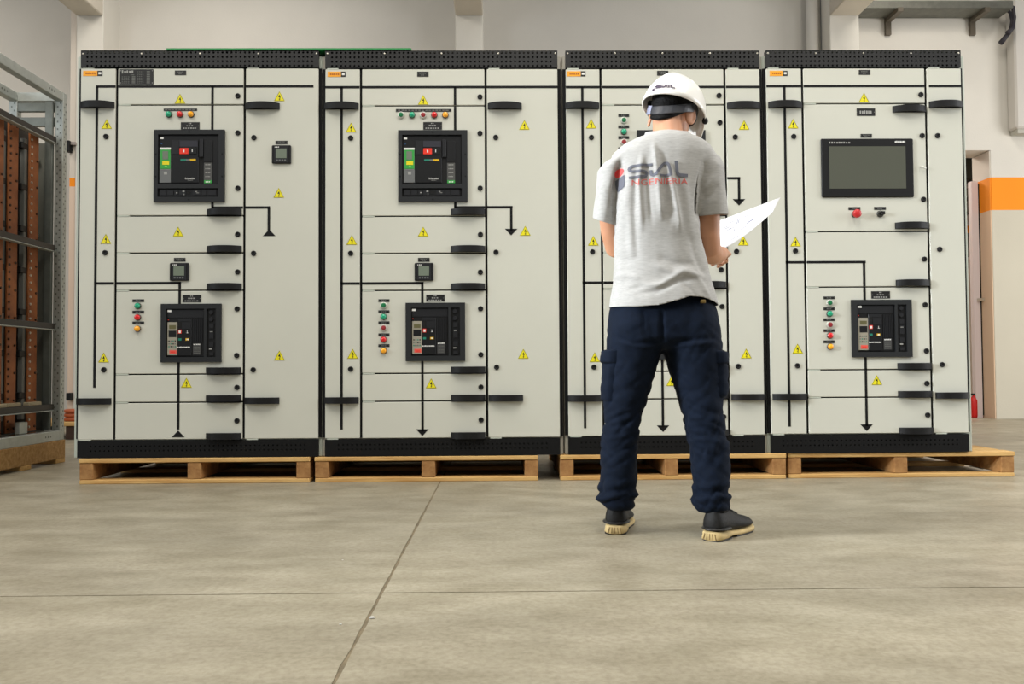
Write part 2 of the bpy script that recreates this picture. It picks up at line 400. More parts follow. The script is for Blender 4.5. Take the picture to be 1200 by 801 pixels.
# pale box duct at right edge
A, B = U(1191.5, 155, 4.82), U(1215, 45, 4.82)
dk = empty('air_duct', ((A.x+B.x)/2, 4.7, A.z), 'pale grey box duct high at the right edge of the wall', 'duct')
MB().box(A.x, A.x+.8, 4.82, 4.99, A.z+.05, A.z+2.2, b=.02).build('duct_body', mat('duct_grey', (198, 194, 188), .6), dk)
MB().box(A.x+.03, A.x+.77, 4.85, 4.98, A.z, A.z+.05).build('duct_flange', mat('duct_flange', (172, 170, 160), .6), dk)

# ------------------------------------------------------------------ pallets
ZP = .1365
def pallet(x0, x1, y0, depth, label, group=None, extra=False, along='x', z0=0, mid=None):
    root = empty('wooden_pallet', ((x0+x1)/2, y0+depth/2, z0), label, 'pallet', group)
    H = ZP; tb = .024; bb = .022
    nb_ = 8; bw = (depth-.03*(nb_-1))/nb_
    for k in range(nb_):
        ya = y0+k*(bw+.03)
        xa, xb = x0, x1
        if extra and k == 2: xb = x1+.065
        dz = -random.uniform(0, .0015)
        MB().box(xa+random.uniform(0, .006), xb-random.uniform(0, .006), ya, ya+bw, z0+H-tb, z0+H+dz, b=.003).build('deck_board', WOODY if k < 2 else WOOD, root)
    MB().box(x0+.08, x1-.08, y0+depth-.026, y0+depth-.004, z0+bb+.002, z0+H-tb-.002, b=.003).build('light_block_board', WOOD, root)  # unseen board added at the back to keep light out of the pallet
    ws = .072
    for c in (x0+ws/2+.003, mid if mid else (x0+x1)/2, x1-ws/2-.003):
        MB().box(c-ws/2, c+ws/2, y0+.004, y0+depth-.004, z0+bb, z0+H-tb, b=.004).build('stringer', WOODE, root)
    for k in (0, 1, 2):
        ya = y0+.002+k*(depth-.104)/2
        MB().box(x0+.004, x1-.004, ya, ya+.10, z0, z0+bb, b=.003).build('bottom_board', WOODY, root)
    return root
def px(x, y=563): return U(x, y).x
pallet(px(93), px(364), -.012, 1.1, 'pine pallet under the leftmost switchgear cabinet', mid=px(228))
pallet(px(368.5), px(631.5), -.006, 1.1, 'pine pallet under the second cabinet, one deck board sticking out', extra=True, mid=px(502))
pallet(px(656), px(922), -.004, 1.1, 'pine pallet under the third cabinet behind the worker', mid=px(787))
pallet(px(924.5), px(1192), .012, 1.1, 'pine pallet under the rightmost cabinet, jutting out to the right', mid=px(1058))
# silver strap pieces stand in for light seen through gaps in the right pallet
for (xa, ya, xb, yb, lb) in ((1098, 537.5, 1108, 539, 'short silver strap of painted light under the right pallet deck'), (1136, 546.2, 1149, 548.8, 'long silver strap of painted light at the right pallet opening')):
    A, B = U(xa, ya, .25), U(xb, yb, .25)
    q = MB(); q.tube([(A.x, .25, A.z), ((A.x+B.x)/2, .24, (A.z+B.z)/2+.002), (B.x, .22, B.z)], [(.004, .002)]*3, 6)
    tag(q.build('light_streak', mat('streak_silver', (210, 210, 205), .25, metal=.8)), lb, 'streak')

# ------------------------------------------------------------------ shared cabinet hardware meshes
def handle_mesh():
    b = MB(); W, H, D = .186, .034, .036; n = 18
    out = []; inn = []
    for i in range(n+1):
        t = -1+2*i/n; x = t*W/2
        out.append((x, -D*(1-abs(t)**2.6)-.004)); inn.append((x*.93, -max(0, (D-.009))*(1-abs(t)**2.2)+.0))
    vs = []; fs = []
    for z in (-H/2, H/2):
        vs += [(x, y, z) for x, y in out]+[(x, y, z) for x, y in inn]
    k = n+1
    for i in range(n):
        fs += [(i, i+1, 2*k+i+1, 2*k+i), (k+i, 3*k+i, 3*k+i+1, k+i+1), (i, k+i, k+i+1, i+1), (2*k+i, 2*k+i+1, 3*k+i+1, 3*k+i)]
    fs += [(0, 2*k, 3*k, k), (n, k+n, 3*k+n, 2*k+n)]
    b.add(vs, fs, 0, False)
    b.box(-W/2, W/2, -.005, 0, -H/2, H/2)
    # filled grip half
    hf = [(-W/2*.9, -.004)]+[(x*.99, y+.002) for x, y in out if -.9*W/2 < x < -.12*W/2]+[(-.12*W/2, -.004)]
    m_ = len(hf); b.add([(x, y, -H/2+.004) for x, y in hf]+[(x, y, H/2-.004) for x, y in hf], [tuple(range(m_)), tuple(range(m_, 2*m_))[::-1]]+[(i, i+m_, (i+1) % m_+m_, (i+1) % m_) for i in range(m_)])
    return b.mesh('door_handle', BLACKP)
HANDLE = handle_mesh()
LOCK = MB().lathe((0, 0, 0), [(.0142, 0), (.0142, -.005), (.012, -.008), (.0065, -.008), (.006, -.005), (.0055, -.005)], 0, 20).box(-.001, .001, -.0056, -.0045, -.006, .006).mesh('lock', BLACKP)
def sign_mesh():
    b = MB(); s = .0295; h = .054
    b.prism([(-s, 0), (s, 0), (0, h)], -.0012, 0, 0)
    k = .90; o = .0022
    # thin dark outline strips
    for (p, q) in (((-s*k, .002), (s*k, .002)), ((s*k, .002), (0, h*.945)), ((0, h*.945), (-s*k, .002))):
        d = Vector((q[0]-p[0], 0, q[1]-p[1])).normalized(); n_ = Vector((-d.z, 0, d.x))*.0007
        b.prism([(p[0]+n_.x, p[1]+n_.z), (q[0]+n_.x, q[1]+n_.z), (q[0]-n_.x, q[1]-n_.z), (p[0]-n_.x, p[1]-n_.z)], -.0017, -.0011, 1)
    b.prism([(.0018, .036), (-.0065, .022), (-.0005, .0215), (.0055, .0205), (.0015, .0205)][::1], -.0019, -.0011, 1)
    b.prism([(-.001, .0245), (.006, .0225), (.0015, .0105), (-.0005, .0115), (.0018, .020)], -.0019, -.0011, 1)
    b.prism([(.0045, .0105), (-.0038, .0115), (.0022, .0045)], -.0019, -.0011, 1)
    return b.mesh('warning_sign', [YELLOW, SIGNK])
SIGN = sign_mesh()
def lamp_mesh(lens, name):
    b = MB(); b.lathe((0, 0, 0), [(.0178, 0), (.0178, -.006), (.0150, -.009)], 1, 22)
    b.lathe((0, 0, 0), [(.0155, -.006), (.0152, -.012), (.0135, -.0175), (.0095, -.021), (.004, -.0225)], 0, 22)
    return b.mesh(name, [lens, BEZEL])
def button_mesh(cap, name):
    b = MB(); b.lathe((0, 0, 0), [(.0185, 0), (.0185, -.007), (.0165, -.011), (.0125, -.011), (.0125, -.008)], 1, 22)
    b.lathe((0, 0, 0), [(.0122, -.006), (.0122, -.013), (.010, -.0145), (.004, -.0145)], 0, 22)
    return b.mesh(name, [cap, BEZELW])
LAMPS = {'G': lamp_mesh(L_GREEN, 'lamp_green'), 'R': lamp_mesh(L_RED, 'lamp_red'), 'A': lamp_mesh(L_AMB, 'lamp_amber'),
         'g': button_mesh(B_GREEN, 'button_green'), 'r': button_mesh(B_RED, 'button_red')}
LAMPN = {'G': ('indicator_lamp', 'teal green pilot lamp'), 'R': ('indicator_lamp', 'red pilot lamp'), 'A': ('indicator_lamp', 'amber pilot lamp'),
         'g': ('push_button', 'green push button with satin ring'), 'r': ('push_button', 'dark red push button with satin ring')}
def marks(b, x0, x1, z0, z1, y, mi, words, seed=0, fill=.75):
    rr = random.Random(seed); n = max(2, int(words)); xs = x0; w_ = (x1-x0)/n
    for k in range(n):
        a_ = x0+k*w_; ww = w_*rr.uniform(.55, .8)
        zz = (z1-z0)*(1-rr.uniform(0, .2))
        b.box(a_, a_+ww, y-.0005, y+.0003, z0, z0+zz, mi)
def plate(parent, x0, x1, y0, y1, lines=((.5, .3, 5),), cols=(PLATE, GREYT), name='name_plate', seed=0, rivets=True):
    A, B = U(x0, y1), U(x1, y0)
    b = MB().box(A.x, B.x, -.0022, 0, A.z, B.z, 0)
    W, H = B.x-A.x, B.z-A.z
    for k, (cz, wf, nw) in enumerate(lines):
        hz = H*(.5/len(lines)); c = (A.x+B.x)/2
        marks(b, c-W*wf, c+W*wf, A.z+H*cz-hz/2, A.z+H*cz+hz/2, -.0024, 1, nw, seed+k)
    if rivets:
        for xx in (A.x+W*.05, B.x-W*.05): b.box(xx-.0015, xx+.0015, -.0027, -.002, A.z+H*.5-.0015, A.z+H*.5+.0015, 1)
    return b.build(name, list(cols), parent)

def perforated(x0, x1, z0, z1, y, nx, nz, pitch, r_, zoff=None):
    b = MB(); gx0 = (x0+x1)/2-nx*pitch/2; zc = (z0+z1)/2 if zoff is None else zoff; gz0 = zc-nz*pitch/2
    gx1 = gx0+nx*pitch; gz1 = gz0+nz*pitch
    q = lambda a, c, d, e: b.add([(a, y, d), (c, y, d), (c, y, e), (a, y, e)], [(0, 1, 2, 3)])
    q(x0, x1, z0, gz0); q(x0, x1, gz1, z1); q(x0, gx0, gz0, gz1); q(gx1, x1, gz0, gz1)
    h = pitch/2
    O = [(h, 0), (h, h), (0, h), (-h, h), (-h, 0), (-h, -h), (0, -h), (h, -h)]
    I = [(r_*math.cos(math.pi*k/4), r_*math.sin(math.pi*k/4)) for k in range(8)]
    for i in range(nx):
        for j in range(nz):
            cx, cz = gx0+(i+.5)*pitch, gz0+(j+.5)*pitch
            vs = [(cx+u_, y, cz+v_) for u_, v_ in O]+[(cx+u_, y, cz+v_) for u_, v_ in I]+[(cx+u_, y+.002, cz+v_) for u_, v_ in I]
            fs = []
            for k in range(8):
                l = (k+1) % 8; fs += [(k, l, 8+l, 8+k), (8+k, 8+l, 16+l, 16+k)]
            b.add(vs, fs)
    # rim
    for (a, c, d, e) in ((x0, x1, z0, z0), (x0, x1, z1, z1)):
        b.add([(a, y, d), (c, y, d), (c, y+.03, d), (a, y+.03, d)], [(0, 1, 2, 3)])
    for a in (x0, x1): b.add([(a, y, z0), (a, y, z1), (a, y+.03, z1), (a, y+.03, z0)], [(0, 1, 2, 3)])
    return b

def text_mesh(txt, size, sx=1.0, name='lettering', res=2):
    cu = bpy.data.curves.new('t', 'FONT'); cu.body = txt; cu.size = size; cu.align_x = 'LEFT'; cu.resolution_u = res
    o = bpy.data.objects.new('t', cu); COL.objects.link(o)
    dg = bpy.context.evaluated_depsgraph_get(); dg.update()
    me = bpy.data.meshes.new_from_object(o.evaluated_get(dg))
    vs = [(v.co.x*sx, v.co.y) for v in me.vertices]; fs = [tuple(p.vertices) for p in me.polygons]
    bpy.data.objects.remove(o); bpy.data.curves.remove(cu); bpy.data.meshes.remove(me)
    return vs, fs
def flat_text(parent, txt, x0, x1, z0, y, m_, name='lettering'):
    vs, fs = text_mesh(txt, 1.0)
    xs = [v[0] for v in vs]; s = (x1-x0)/(max(xs)-min(xs))
    b = MB(); b.add([(x0+(vx-min(xs))*s, y, z0+vy*s) for vx, vy in vs], fs); return b.build(name, m_, parent)

# ------------------------------------------------------------------ circuit breakers and meters
def rect_fn(x0, x1, y0, y1):
    A, B = U(x0, y1), U(x1, y0)
    def f(u0, u1, v0, v1):   # fractions, v downwards
        return (A.x+(B.x-A.x)*u0, A.x+(B.x-A.x)*u1, B.z-(B.z-A.z)*v1, B.z-(B.z-A.z)*v0)
    return A, B, f
def bx(f, u0, u1, v0, v1, ya, yb, mi=0, b=None, bev=0):
    x0, x1, z0, z1 = f(u0, u1, v0, v1); b = b or MB(); return b.box(x0, x1, ya, yb, z0, z1, mi, bev)
def frame_with(f, openings, y0, y1):
    # front plate from vertical/horizontal bars round the openings
    us = sorted({0, 1}|{o[0] for o in openings}|{o[1] for o in openings}); vs_ = sorted({0, 1}|{o[2] for o in openings}|{o[3] for o in openings})
    b = MB()
    for i in range(len(us)-1):
        for j in range(len(vs_)-1):
            cu, cv = (us[i]+us[i+1])/2, (vs_[j]+vs_[j+1])/2
            if not any(o[0] < cu < o[1] and o[2] < cv < o[3] for o in openings):
                bx(f, us[i], us[i+1], vs_[j], vs_[j+1], y0, y1, 0, b)
    return b
def breaker_a(cab, x0, x1, y0, y1):
    A, B, f = rect_fn(x0, x1, y0, y1)
    w1 = (.058, .915, .065, .755); w2 = (.055, .915, .812, .93)
    fr = frame_with(f, [w1, w2], -.014, 0)
    for u_, v_ in ((.03, .34), (.03, .65), (.97, .34), (.97, .65), (.5, .03), (.5, .97)):
        x_, _, _, z_ = f(u_, u_, v_, v_); fr.cyl((x_, z_), .004, -.0155, -.013, 1, 8)
    root = fr.build('circuit_breaker', [FRAMEB, BLACKG], cab); root['label'] = 'large charcoal framed breaker with green control unit'
    P = lambda n, mt, b: b.build(n, mt, root)
    P('recess', VOID, bx(f, .055, .92, .06, .935, -.0005, .0002))
    P('face_plate', INNER, bx(f, .068, .905, .075, .748, -.004, -.0005))
    P('white_tag', WHITE, bx(f, .08, .128, .10, .125, -.0055, -.004))
    P('blue_mark', BLUEB, bx(f, .09, .11, .185, .195, -.005, -.004))
    b = bx(f, .078, .237, .245, .73, -.008, -.004)
    bx(f, .08, .235, .245, .272, -.0085, -.007, 1, b); P('control_unit', [GREYU, WHITE], b)
    b = bx(f, .087, .232, .275, .54, -.0095, -.008)
    bx(f, .12, .20, .295, .41, -.0105, -.009, 1, b); bx(f, .118, .215, .435, .485, -.0105, -.009, 2, b)
    bx(f, .15, .185, .502, .518, -.0105, -.009, 3, b)
    P('control_display', [GREENU, LCD, YELB, mat('bright_green', (120, 220, 90), .5)], b)
    b = bx(f, .14, .185, .58, .62, -.009, -.0078); bx(f, .092, .225, .548, .552, -.009, -.0078, 0, b); P('control_mark', GREYT, b)
    b = bx(f, .245, .63, .14, .735, -.009, -.004, 0, None, .002); P('operating_module', INNER, b)
    P('upper_cover', INNER2, bx(f, .25, .355, .15, .34, -.0115, -.009)); P('window', mat('breaker_window', (58, 58, 64), .15), bx(f, .36, .62, .15, .235, -.0105, -.009))
    b = bx(f, .362, .488, .255, .34, -.0135, -.009, 0, None, .001); bx(f, .415, .435, .28, .315, -.0142, -.013, 1, b); P('open_button', [REDB, WHITE], b)
    b = bx(f, .50, .60, .255, .34, -.0125, -.009, 0, None, .001); bx(f, .538, .548, .275, .31, -.0132, -.012, 1, b); P('close_button', [INNER, WHITE], b)
    b = bx(f, .375, .455, .405, .433, -.0105, -.009, 0); bx(f, .455, .51, .405, .433, -.0105, -.009, 1, b); bx(f, .51, .592, .405, .433, -.0105, -.009, 2, b)
    P('state_indicator', [TEAL, GREYU, mat('indicator_amber', (214, 170, 20), .4)], b)
    x_0, x_1, z_0, z_1 = f(.44, .585, .655, .69)
    flat_text(root, 'Schneider', x_0, x_1, z_0+.001, -.0096, WHITE)
    x_0, x_1, z_0, z_1 = f(.48, .55, .69, .705); flat_text(root, 'Electric', x_0, x_1, z_0-.001, -.0096, GREYT)
    P('charging_slot', VOID, bx(f, .637, .695, .38, .745, -.0043, -.0036)); P('charging_handle', INNER2, bx(f, .64, .695, .13, .38, -.014, -.004, 0, None, .002))
    P('right_cover', INNER, bx(f, .70, .825, .15, .45, -.009, -.004, 0, None, .002))
    b = bx(f, .705, .82, .455, .70, -.0065, -.004); 
    for r_ in range(4):
        x_0, x_1, z_0, z_1 = f(.725, .80, .475+r_*.055, .49+r_*.055); marks(b, x_0, x_1, z_0, z_1, -.0068, 1, 4, r_)
    P('rating_label', [mat('rating_grey', (70, 70, 68), .5), GREYT], b)
    b = bx(f, .708, .818, .70, .74, -.007, -.004); x_0, x_1, z_0, z_1 = f(.73, .80, .712, .73); marks(b, x_0, x_1, z_0, z_1, -.0073, 1, 3); P('green_label', [GREENU, WHITE], b)
    b = bx(f, .075, .895, .825, .92, -.006, -.0005)
    for (u0, u1) in ((.085, .17), (.19, .275), (.29, .34), (.36, .45), (.55, .66), (.68, .74), (.76, .88)): bx(f, u0, u1, .838, .905, -.0085, -.006, 1, b)
    P('lower_terminal', [INNER, INNER2], b)
    x_, _, _, z_ = f(.488, .488, .872, .872); P('key_hole', VOID, MB().cyl((x_, z_), .010, -.0075, -.006, 0, 14))
    b = MB()
    for (u0, u1, v0, v1) in ((.405, .435, .845, .862), (.425, .432, .885, .905), (.315, .335, .866, .880), (.585, .61, .852, .862), (.60, .635, .872, .878)): bx(f, u0, u1, v0, v1, -.0092, -.0084, 0, b)
    P('white_marks', GREYT, b)
    return root
def breaker_b(cab, x0, x1, y0, y1):
    A, B, f = rect_fn(x0, x1, y0, y1)
    w1 = (.093, .718, .085, .908); w2 = (.76, .912, .085, .908)
    root = frame_with(f, [w1, w2], -.014, 0).build('circuit_breaker', FRAMEB, cab); root['label'] = 'smaller charcoal framed breaker with beige trip unit'
    P = lambda n, mt, b: b.build(n, mt, root)
    P('recess', VOID, bx(f, .09, .915, .08, .912, -.0005, .0002))
    P('face_plate', INNER, bx(f, .103, .708, .098, .898, -.004, -.0005)); P('upper_plate', INNER2, bx(f, .105, .706, .10, .235, -.0065, -.004))
    P('white_tag', WHITE, bx(f, .107, .17, .105, .14, -.0085, -.0065)); P('red_mark', REDB, bx(f, .113, .128, .265, .28, -.0055, -.004))
    b = bx(f, .108, .272, .315, .877, -.009, -.004, 0, None, .001); P('trip_unit', BEIGEU, b)
    P('trip_display', LCDO, bx(f, .138, .25, .365, .432, -.0098, -.009)); P('trip_screen', INNER, bx(f, .13, .258, .458, .57, -.0098, -.009))
    b = MB()
    for i in range(4):
        for j in range(3): bx(f, .128+i*.034, .148+i*.034, .625+j*.048, .645+j*.048, -.0098, -.009, (i+j) % 3, b)
    P('trip_dials', [INNER, GREYU, TEAL], b)
    b = bx(f, .145, .262, .79, .853, -.0098, -.009); x_0, x_1, z_0, z_1 = f(.17, .24, .81, .835); marks(b, x_0, x_1, z_0, z_1, -.0101, 1, 3); P('red_plug', [REDT, REDB], b)
    P('operating_module', INNER, bx(f, .278, .508, .25, .89, -.0095, -.004, 0, None, .002)); P('module_cap', INNER2, bx(f, .285, .50, .252, .30, -.0105, -.0095)); P('indicator_window', VOID, bx(f, .285, .345, .315, .41, -.0099, -.0094))
    P('lever_cover', INNER2, bx(f, .352, .498, .315, .43, -.0115, -.0095))
    b = bx(f, .29, .345, .445, .51, -.0125, -.0095); bx(f, .30, .335, .458, .50, -.013, -.012, 1, b); P('open_button', [REDB, WHITE], b)
    b = bx(f, .415, .465, .445, .51, -.0125, -.0095); bx(f, .438, .444, .46, .498, -.013, -.012, 1, b); bx(f, .43, .458, .495, .502, -.013, -.012, 1, b); P('close_button', [INNER2, WHITE], b)
    P('blue_indicator', TEAL, bx(f, .292, .342, .59, .628, -.0105, -.0095)); b = bx(f, .412, .47, .59, .628, -.0105, -.0095); bx(f, .43, .46, .60, .62, -.011, -.010, 1, b); P('yellow_indicator', [mat('indicator_amber', (214, 170, 20), .4), WHITE], b)
    b = MB(); x_0, x_1, z_0, z_1 = f(.28, .49, .73, .752); marks(b, x_0, x_1, z_0, z_1, -.0099, 0, 9, 3, ); P('white_lettering', WHITE, b)
    b = MB()
    for k in range(7): bx(f, .525+k*.025, .538+k*.025, .26, .66, -.007, -.004, 0, b)
    P('ribbed_cover', INNER2, b)
    b = bx(f, .53, .665, .675, .87, -.007, -.004); x_0, x_1, z_0, z_1 = f(.54, .655, .685, .705); marks(b, x_0, x_1, z_0, z_1, -.0073, 1, 5, 2)
    for r_ in range(4): x_0, x_1, z_0, z_1 = f(.55, .65, .735+r_*.034, .75+r_*.034); marks(b, x_0, x_1, z_0, z_1, -.0073, 2, 5, r_)
    P('rating_label', [mat('rating_grey2', (58, 58, 58), .5), WHITE, DIMT], b)
    P('side_strip', INNER, bx(f, .768, .905, .092, .90, -.005, -.0005))
    for v_ in (.15, .268):
        x_, _, _, z_ = f(.83, .83, v_, v_); P('round_plug', INNER2, MB().cyl((x_, z_), .0125, -.012, -.005, 0, 16, .011))
    for (v0, v1) in ((.34, .42), (.445, .47), (.49, .60), (.66, .74), (.83, .885)): P('strip_block', INNER2, bx(f, .80, .875, v0, v1, -.009, -.005))
    b = MB(); bx(f, .80, .85, .765, .785, -.0095, -.005, 0, b); bx(f, .81, .86, .475, .485, -.0095, -.005, 0, b); P('white_marks', GREYT, b)
    return root
def meter(cab, x0, x1, y0, y1):
    A, B, f = rect_fn(x0, x1, y0, y1)
    root = bx(f, 0, 1, 0, 1, -.012, 0, 0, None, .004).build('power_meter', BLACKP, cab); root['label'] = 'square black panel meter with grey display'
    P = lambda n, mt, b: b.build(n, mt, root)
    P('bezel', INNER2, bx(f, .13, .87, .05, .97, -.0145, -.012, 0, None, .001)); P('display', LCD, bx(f, .22, .78, .2, .72, -.0155, -.0145))
    for k in range(4): P('key', GREYU, bx(f, .24+k*.14, .33+k*.14, .79, .88, -.0165, -.0145))
    b = MB(); x_0, x_1, z_0, z_1 = f(.16, .42, .09, .14); marks(b, x_0, x_1, z_0, z_1, -.0148, 0, 3, 1); P('white_lettering', WHITE, b)
    return root

# ------------------------------------------------------------------ cabinets
ZT = ZP+2.2
YMID = 300
def cabinet(spec):
    xl, d1, d2, xr = [U(v, YMID).x for v in spec['cols']]
    zt = spec['ztop']; zb = spec['zbot']
    cx = (xl+xr)/2
    root = empty('switchgear_cabinet', (cx, .45, ZP), spec['label'], 'switchgear cabinet', 'row of grey switchgear cabinets on pallets')
    el, er = spec['edges']      # body overhang left/right of the doors
    X0, X1 = xl-el, xr+er
    D = .92
    MB().box(X0, X1, .022, D, ZP, ZT-.02, b=.004).build('body', SIDEG if (el > .02 or er > .02) else POSTG, root)
    MB().box(xl-(el*.9 if el < .02 else .010), xr+(er*.9 if er < .02 else .010), .012, .0215, zb+.004, zt+.004).build('door_gasket', BLACKG, root)
    # perforated top plate and plinth
    px0, px1 = xl+.002, xr-.002
    MB().box(px0+.003, px1-.003, .014, .0218, zt+.012, ZT-.004).build('top_backing', VOID, root)
    n = int((px1-px0-.03)/.0243)
    tp = perforated(px0, px1, zt+.008, ZT, .0, n, 4, .0243, .0062).build('top_vent_plate', PERF, root)
    for k in range(5):
        x_ = px0+.012+(px1-px0-.024)*k/4
        inst('screw', SCREW, (x_, -.0005, ZT-.014), tp)
    MB().box(px0+.003, px1-.003, .014, .0218, ZP+.006, zb-.01).build('plinth_backing', mat('plinth_back', (66, 64, 58), .6), root)
    pp = perforated(px0, px1, ZP+.002, zb-.007, .0, n-3, 2, .0243, .0045, ZP+(zb-ZP)*.52).build('plinth_plate', mat('plinth_black', (7, 7, 8), .6, spec=.25), root)
    # doors
    gp = .0065; rg = .0035
    doors = []
    def add_door(x0, x1, z0, z1):
        o = MB().box(x0, x1, 0, .012, z0, z1, 0, .0025).build('door', PANEL, root); doors.append((o, x0, x1, z0, z1)); return o
    add_door(xl+.003, d1-gp, zb, zt)
    xm = (spec['cols'][1]+spec['cols'][2])/2
    zr = [zt]+[U(xm, y).z for y in spec['rows']]+[zb]
    for k in range(len(zr)-1):
        o = add_door(d1+gp, d2-gp, zr[k+1]+(rg if k < len(zr)-2 else 0), zr[k]-(rg if k else 0))
        if k: MB().box(d1+gp+.002, d1+gp+.066, -.001, .012, zr[k]-.0028, zr[k]+.0028).build('hinge', SIDEG, o)
    add_door(d2+gp, xr-.003, zb, zt)
    for (o, a_, b_, z0_, z1_) in (doors[0], doors[-1]):
        for zz in (z1_+.0032, z0_-.0032): MB().box(a_+.01, a_+.07, .0, .012, zz-.003, zz+.003).build('hinge', SIDEG, o)
    def at(x, z):
        for o, x0, x1, z0, z1 in doors:
            if x0-.008 <= x <= x1+.008 and z0-.008 <= z <= z1+.008: return o
        return root
    def put(name, mesh, x, y, dy=0.0, label=None):
        p = U(x, y); o = inst(name, mesh, (p.x, dy, p.z), at(p.x, p.z))
        if label: o['label'] = label
        return o
    for x, y in spec['locks']: put('lock', LOCK, x, y)
    for (xa, xb, ya, yb) in spec['handles']:
        p = U((xa+xb)/2, (ya+yb)/2+spec.get('hdy', 0)); q = U((xa+xb)/2, (ya+yb)/2-3)
        # protruding bar shifts with height: place by its base on the door
        inst('handle', HANDLE, (p.x, 0, p.z), at(p.x, q.z))
    for x, y in spec['signs']:
        p = U(x, y+6); o = inst('warning_sign', SIGN, (p.x, 0, p.z), at(p.x, p.z+.02)); o['label'] = 'yellow triangle with black lightning bolt'
    # mimic strips, split at the door edges
    def strip(x0, x1, z0, z1):
        for o, a, b_, c, d_ in doors:
            u0, u1, v0, v1 = max(x0, a), min(x1, b_), max(z0, c), min(z1, d_)
            if u1-u0 > .002 and v1-v0 > .002: MB().box(u0, u1, -.0014, 0, v0, v1).build('mimic_strip', MIMIC, o)
    hw = .0067
    for ln in spec['mimic']:
        p = U(ln[0], ln[1]); q = U(ln[2], ln[3])
        if abs(p.x-q.x) > abs(p.z-q.z): zc = (p.z+q.z)/2; strip(min(p.x, q.x)-hw, max(p.x, q.x)+hw, zc-hw, zc+hw)
        else: xc = (p.x+q.x)/2; strip(xc-hw, xc+hw, min(p.z, q.z), max(p.z, q.z))
    for (x, y, up) in spec['arrows']:
        p = U(x, y); s = .034; h = .036
        pts = [(p.x-s, p.z-h/2), (p.x+s, p.z-h/2), (p.x, p.z+h/2)] if up else [(p.x-s, p.z+h/2), (p.x+s, p.z+h/2), (p.x, p.z-h/2)]
        MB().prism(pts, -.0014, 0).build('mimic_arrow', MIMIC, at(p.x, p.z))
    # devices
    for r_ in spec.get('ba', []): breaker_a(root, *r_)
    for r_ in spec.get('bb', []): breaker_b(root, *r_)
    for r_ in spec.get('meters', []): meter(root, *r_)
    for (x, y, k) in spec['lamps']:
        nm, lb = LAMPN[k]; put(nm, LAMPS[k], x, y, 0, lb)
    sd = 0
    for (x0, x1, y0, y1, kind) in spec['plates']:
        p = U((x0+x1)/2, (y0+y1)/2); d = at(p.x, p.z); sd += 7
        if kind == 's': plate(d, x0, x1, y0, y1, ((.66, .3, 4), (.3, .16, 2)), (PLATE, DIMT), seed=sd)
        elif kind == 'l': plate(d, x0, x1, y0, y1, ((.5, .22, 3),), (PLATE, DIMT), seed=sd, name='lamp_label')
        elif kind == 'L':
            nl = spec['nl']; o = plate(d, x0, x1, y0, y1, ((.5, .46, nl*3),), (PLATE, DIMT), seed=sd, name='lamp_label_strip')
        elif kind == 'n': plate(d, x0, x1, y0, y1, ((.83, .08, 2), (.52, .2, 3), (.18, .38, 6)), (PLATE, GREYT), seed=sd)
        elif kind == 'N': plate(d, x0, x1, y0, y1, ((.5, .34, 6),), (PLATE, GREYT), seed=sd)
        elif kind == 'B':
            A, B = U(x0, y1), U(x1, y0); W, H = B.x-A.x, B.z-A.z
            b = MB().box(A.x, B.x, -.0022, 0, A.z, B.z, 0)
            b.box(A.x+W*.06, A.x+W*.10, -.0026, -.002, A.z+H*.72, A.z+H*.94, 2)
            marks(b, A.x+W*.13, A.x+W*.42, A.z+H*.74, A.z+H*.92, -.0024, 2, 4, 2)
            marks(b, A.x+W*.32, A.x+W*.44, A.z+H*.60, A.z+H*.67, -.0024, 1, 3, 5)
            for k in range(5):
                marks(b, A.x+W*.06, A.x+W*.30, A.z+H*(.08+.1*k), A.z+H*(.12+.1*k), -.0024, 1, 4, k)
                b.box(A.x+W*.36, A.x+W*.46, -.0024, -.002, A.z+H*(.07+.1*k), A.z+H*(.14+.1*k), 1)
            for k in range(8):
                marks(b, A.x+W*.52, A.x+W*.72, A.z+H*(.08+.105*k), A.z+H*(.12+.105*k), -.0024, 1, 4, k+9)
                b.box(A.x+W*.80, A.x+W*.90, -.0024, -.002, A.z+H*(.07+.105*k), A.z+H*(.14+.105*k), 1)
            for xx in (.03, .97):
                for zz in (.1, .9): b.box(A.x+W*xx-.002, A.x+W*xx+.002, -.003, -.002, A.z+H*zz-.002, A.z+H*zz+.002, 2)
            b.build('data_plate', [PLATE, DIMT, GREYT], d)
    # orange tag
    x0, x1, y0, y1 = spec['tag']; A, B = U(x0, y1), U(x1, y0); W, H = B.x-A.x, B.z-A.z
    b = MB().box(A.x, A.x+W*.74, -.0015, 0, A.z, B.z, 0); marks(b, A.x+W*.14, A.x+W*.66, A.z+H*.32, A.z+H*.68, -.0017, 1, 6, 3)
    b.box(A.x+W*.75, B.x, -.0015, 0, A.z, B.z, 2); b.box(A.x+W*.80, B.x-W*.05, -.0018, 0, A.z+H*.3, A.z+H*.72, 3)
    b.build('orange_tag', [ORANGET, ORANGED, PLATE, WHITE], at((A.x+B.x)/2, (A.z+B.z)/2))
    return root, at
SCREW = MB().lathe((0, 0, 0), [(.005, 0), (.0048, -.002), (.003, -.003)], 0, 10).mesh('screw', BOLT)
def zdoor(x, yt, yb): return U(x, yt).z, U(x, yb).z

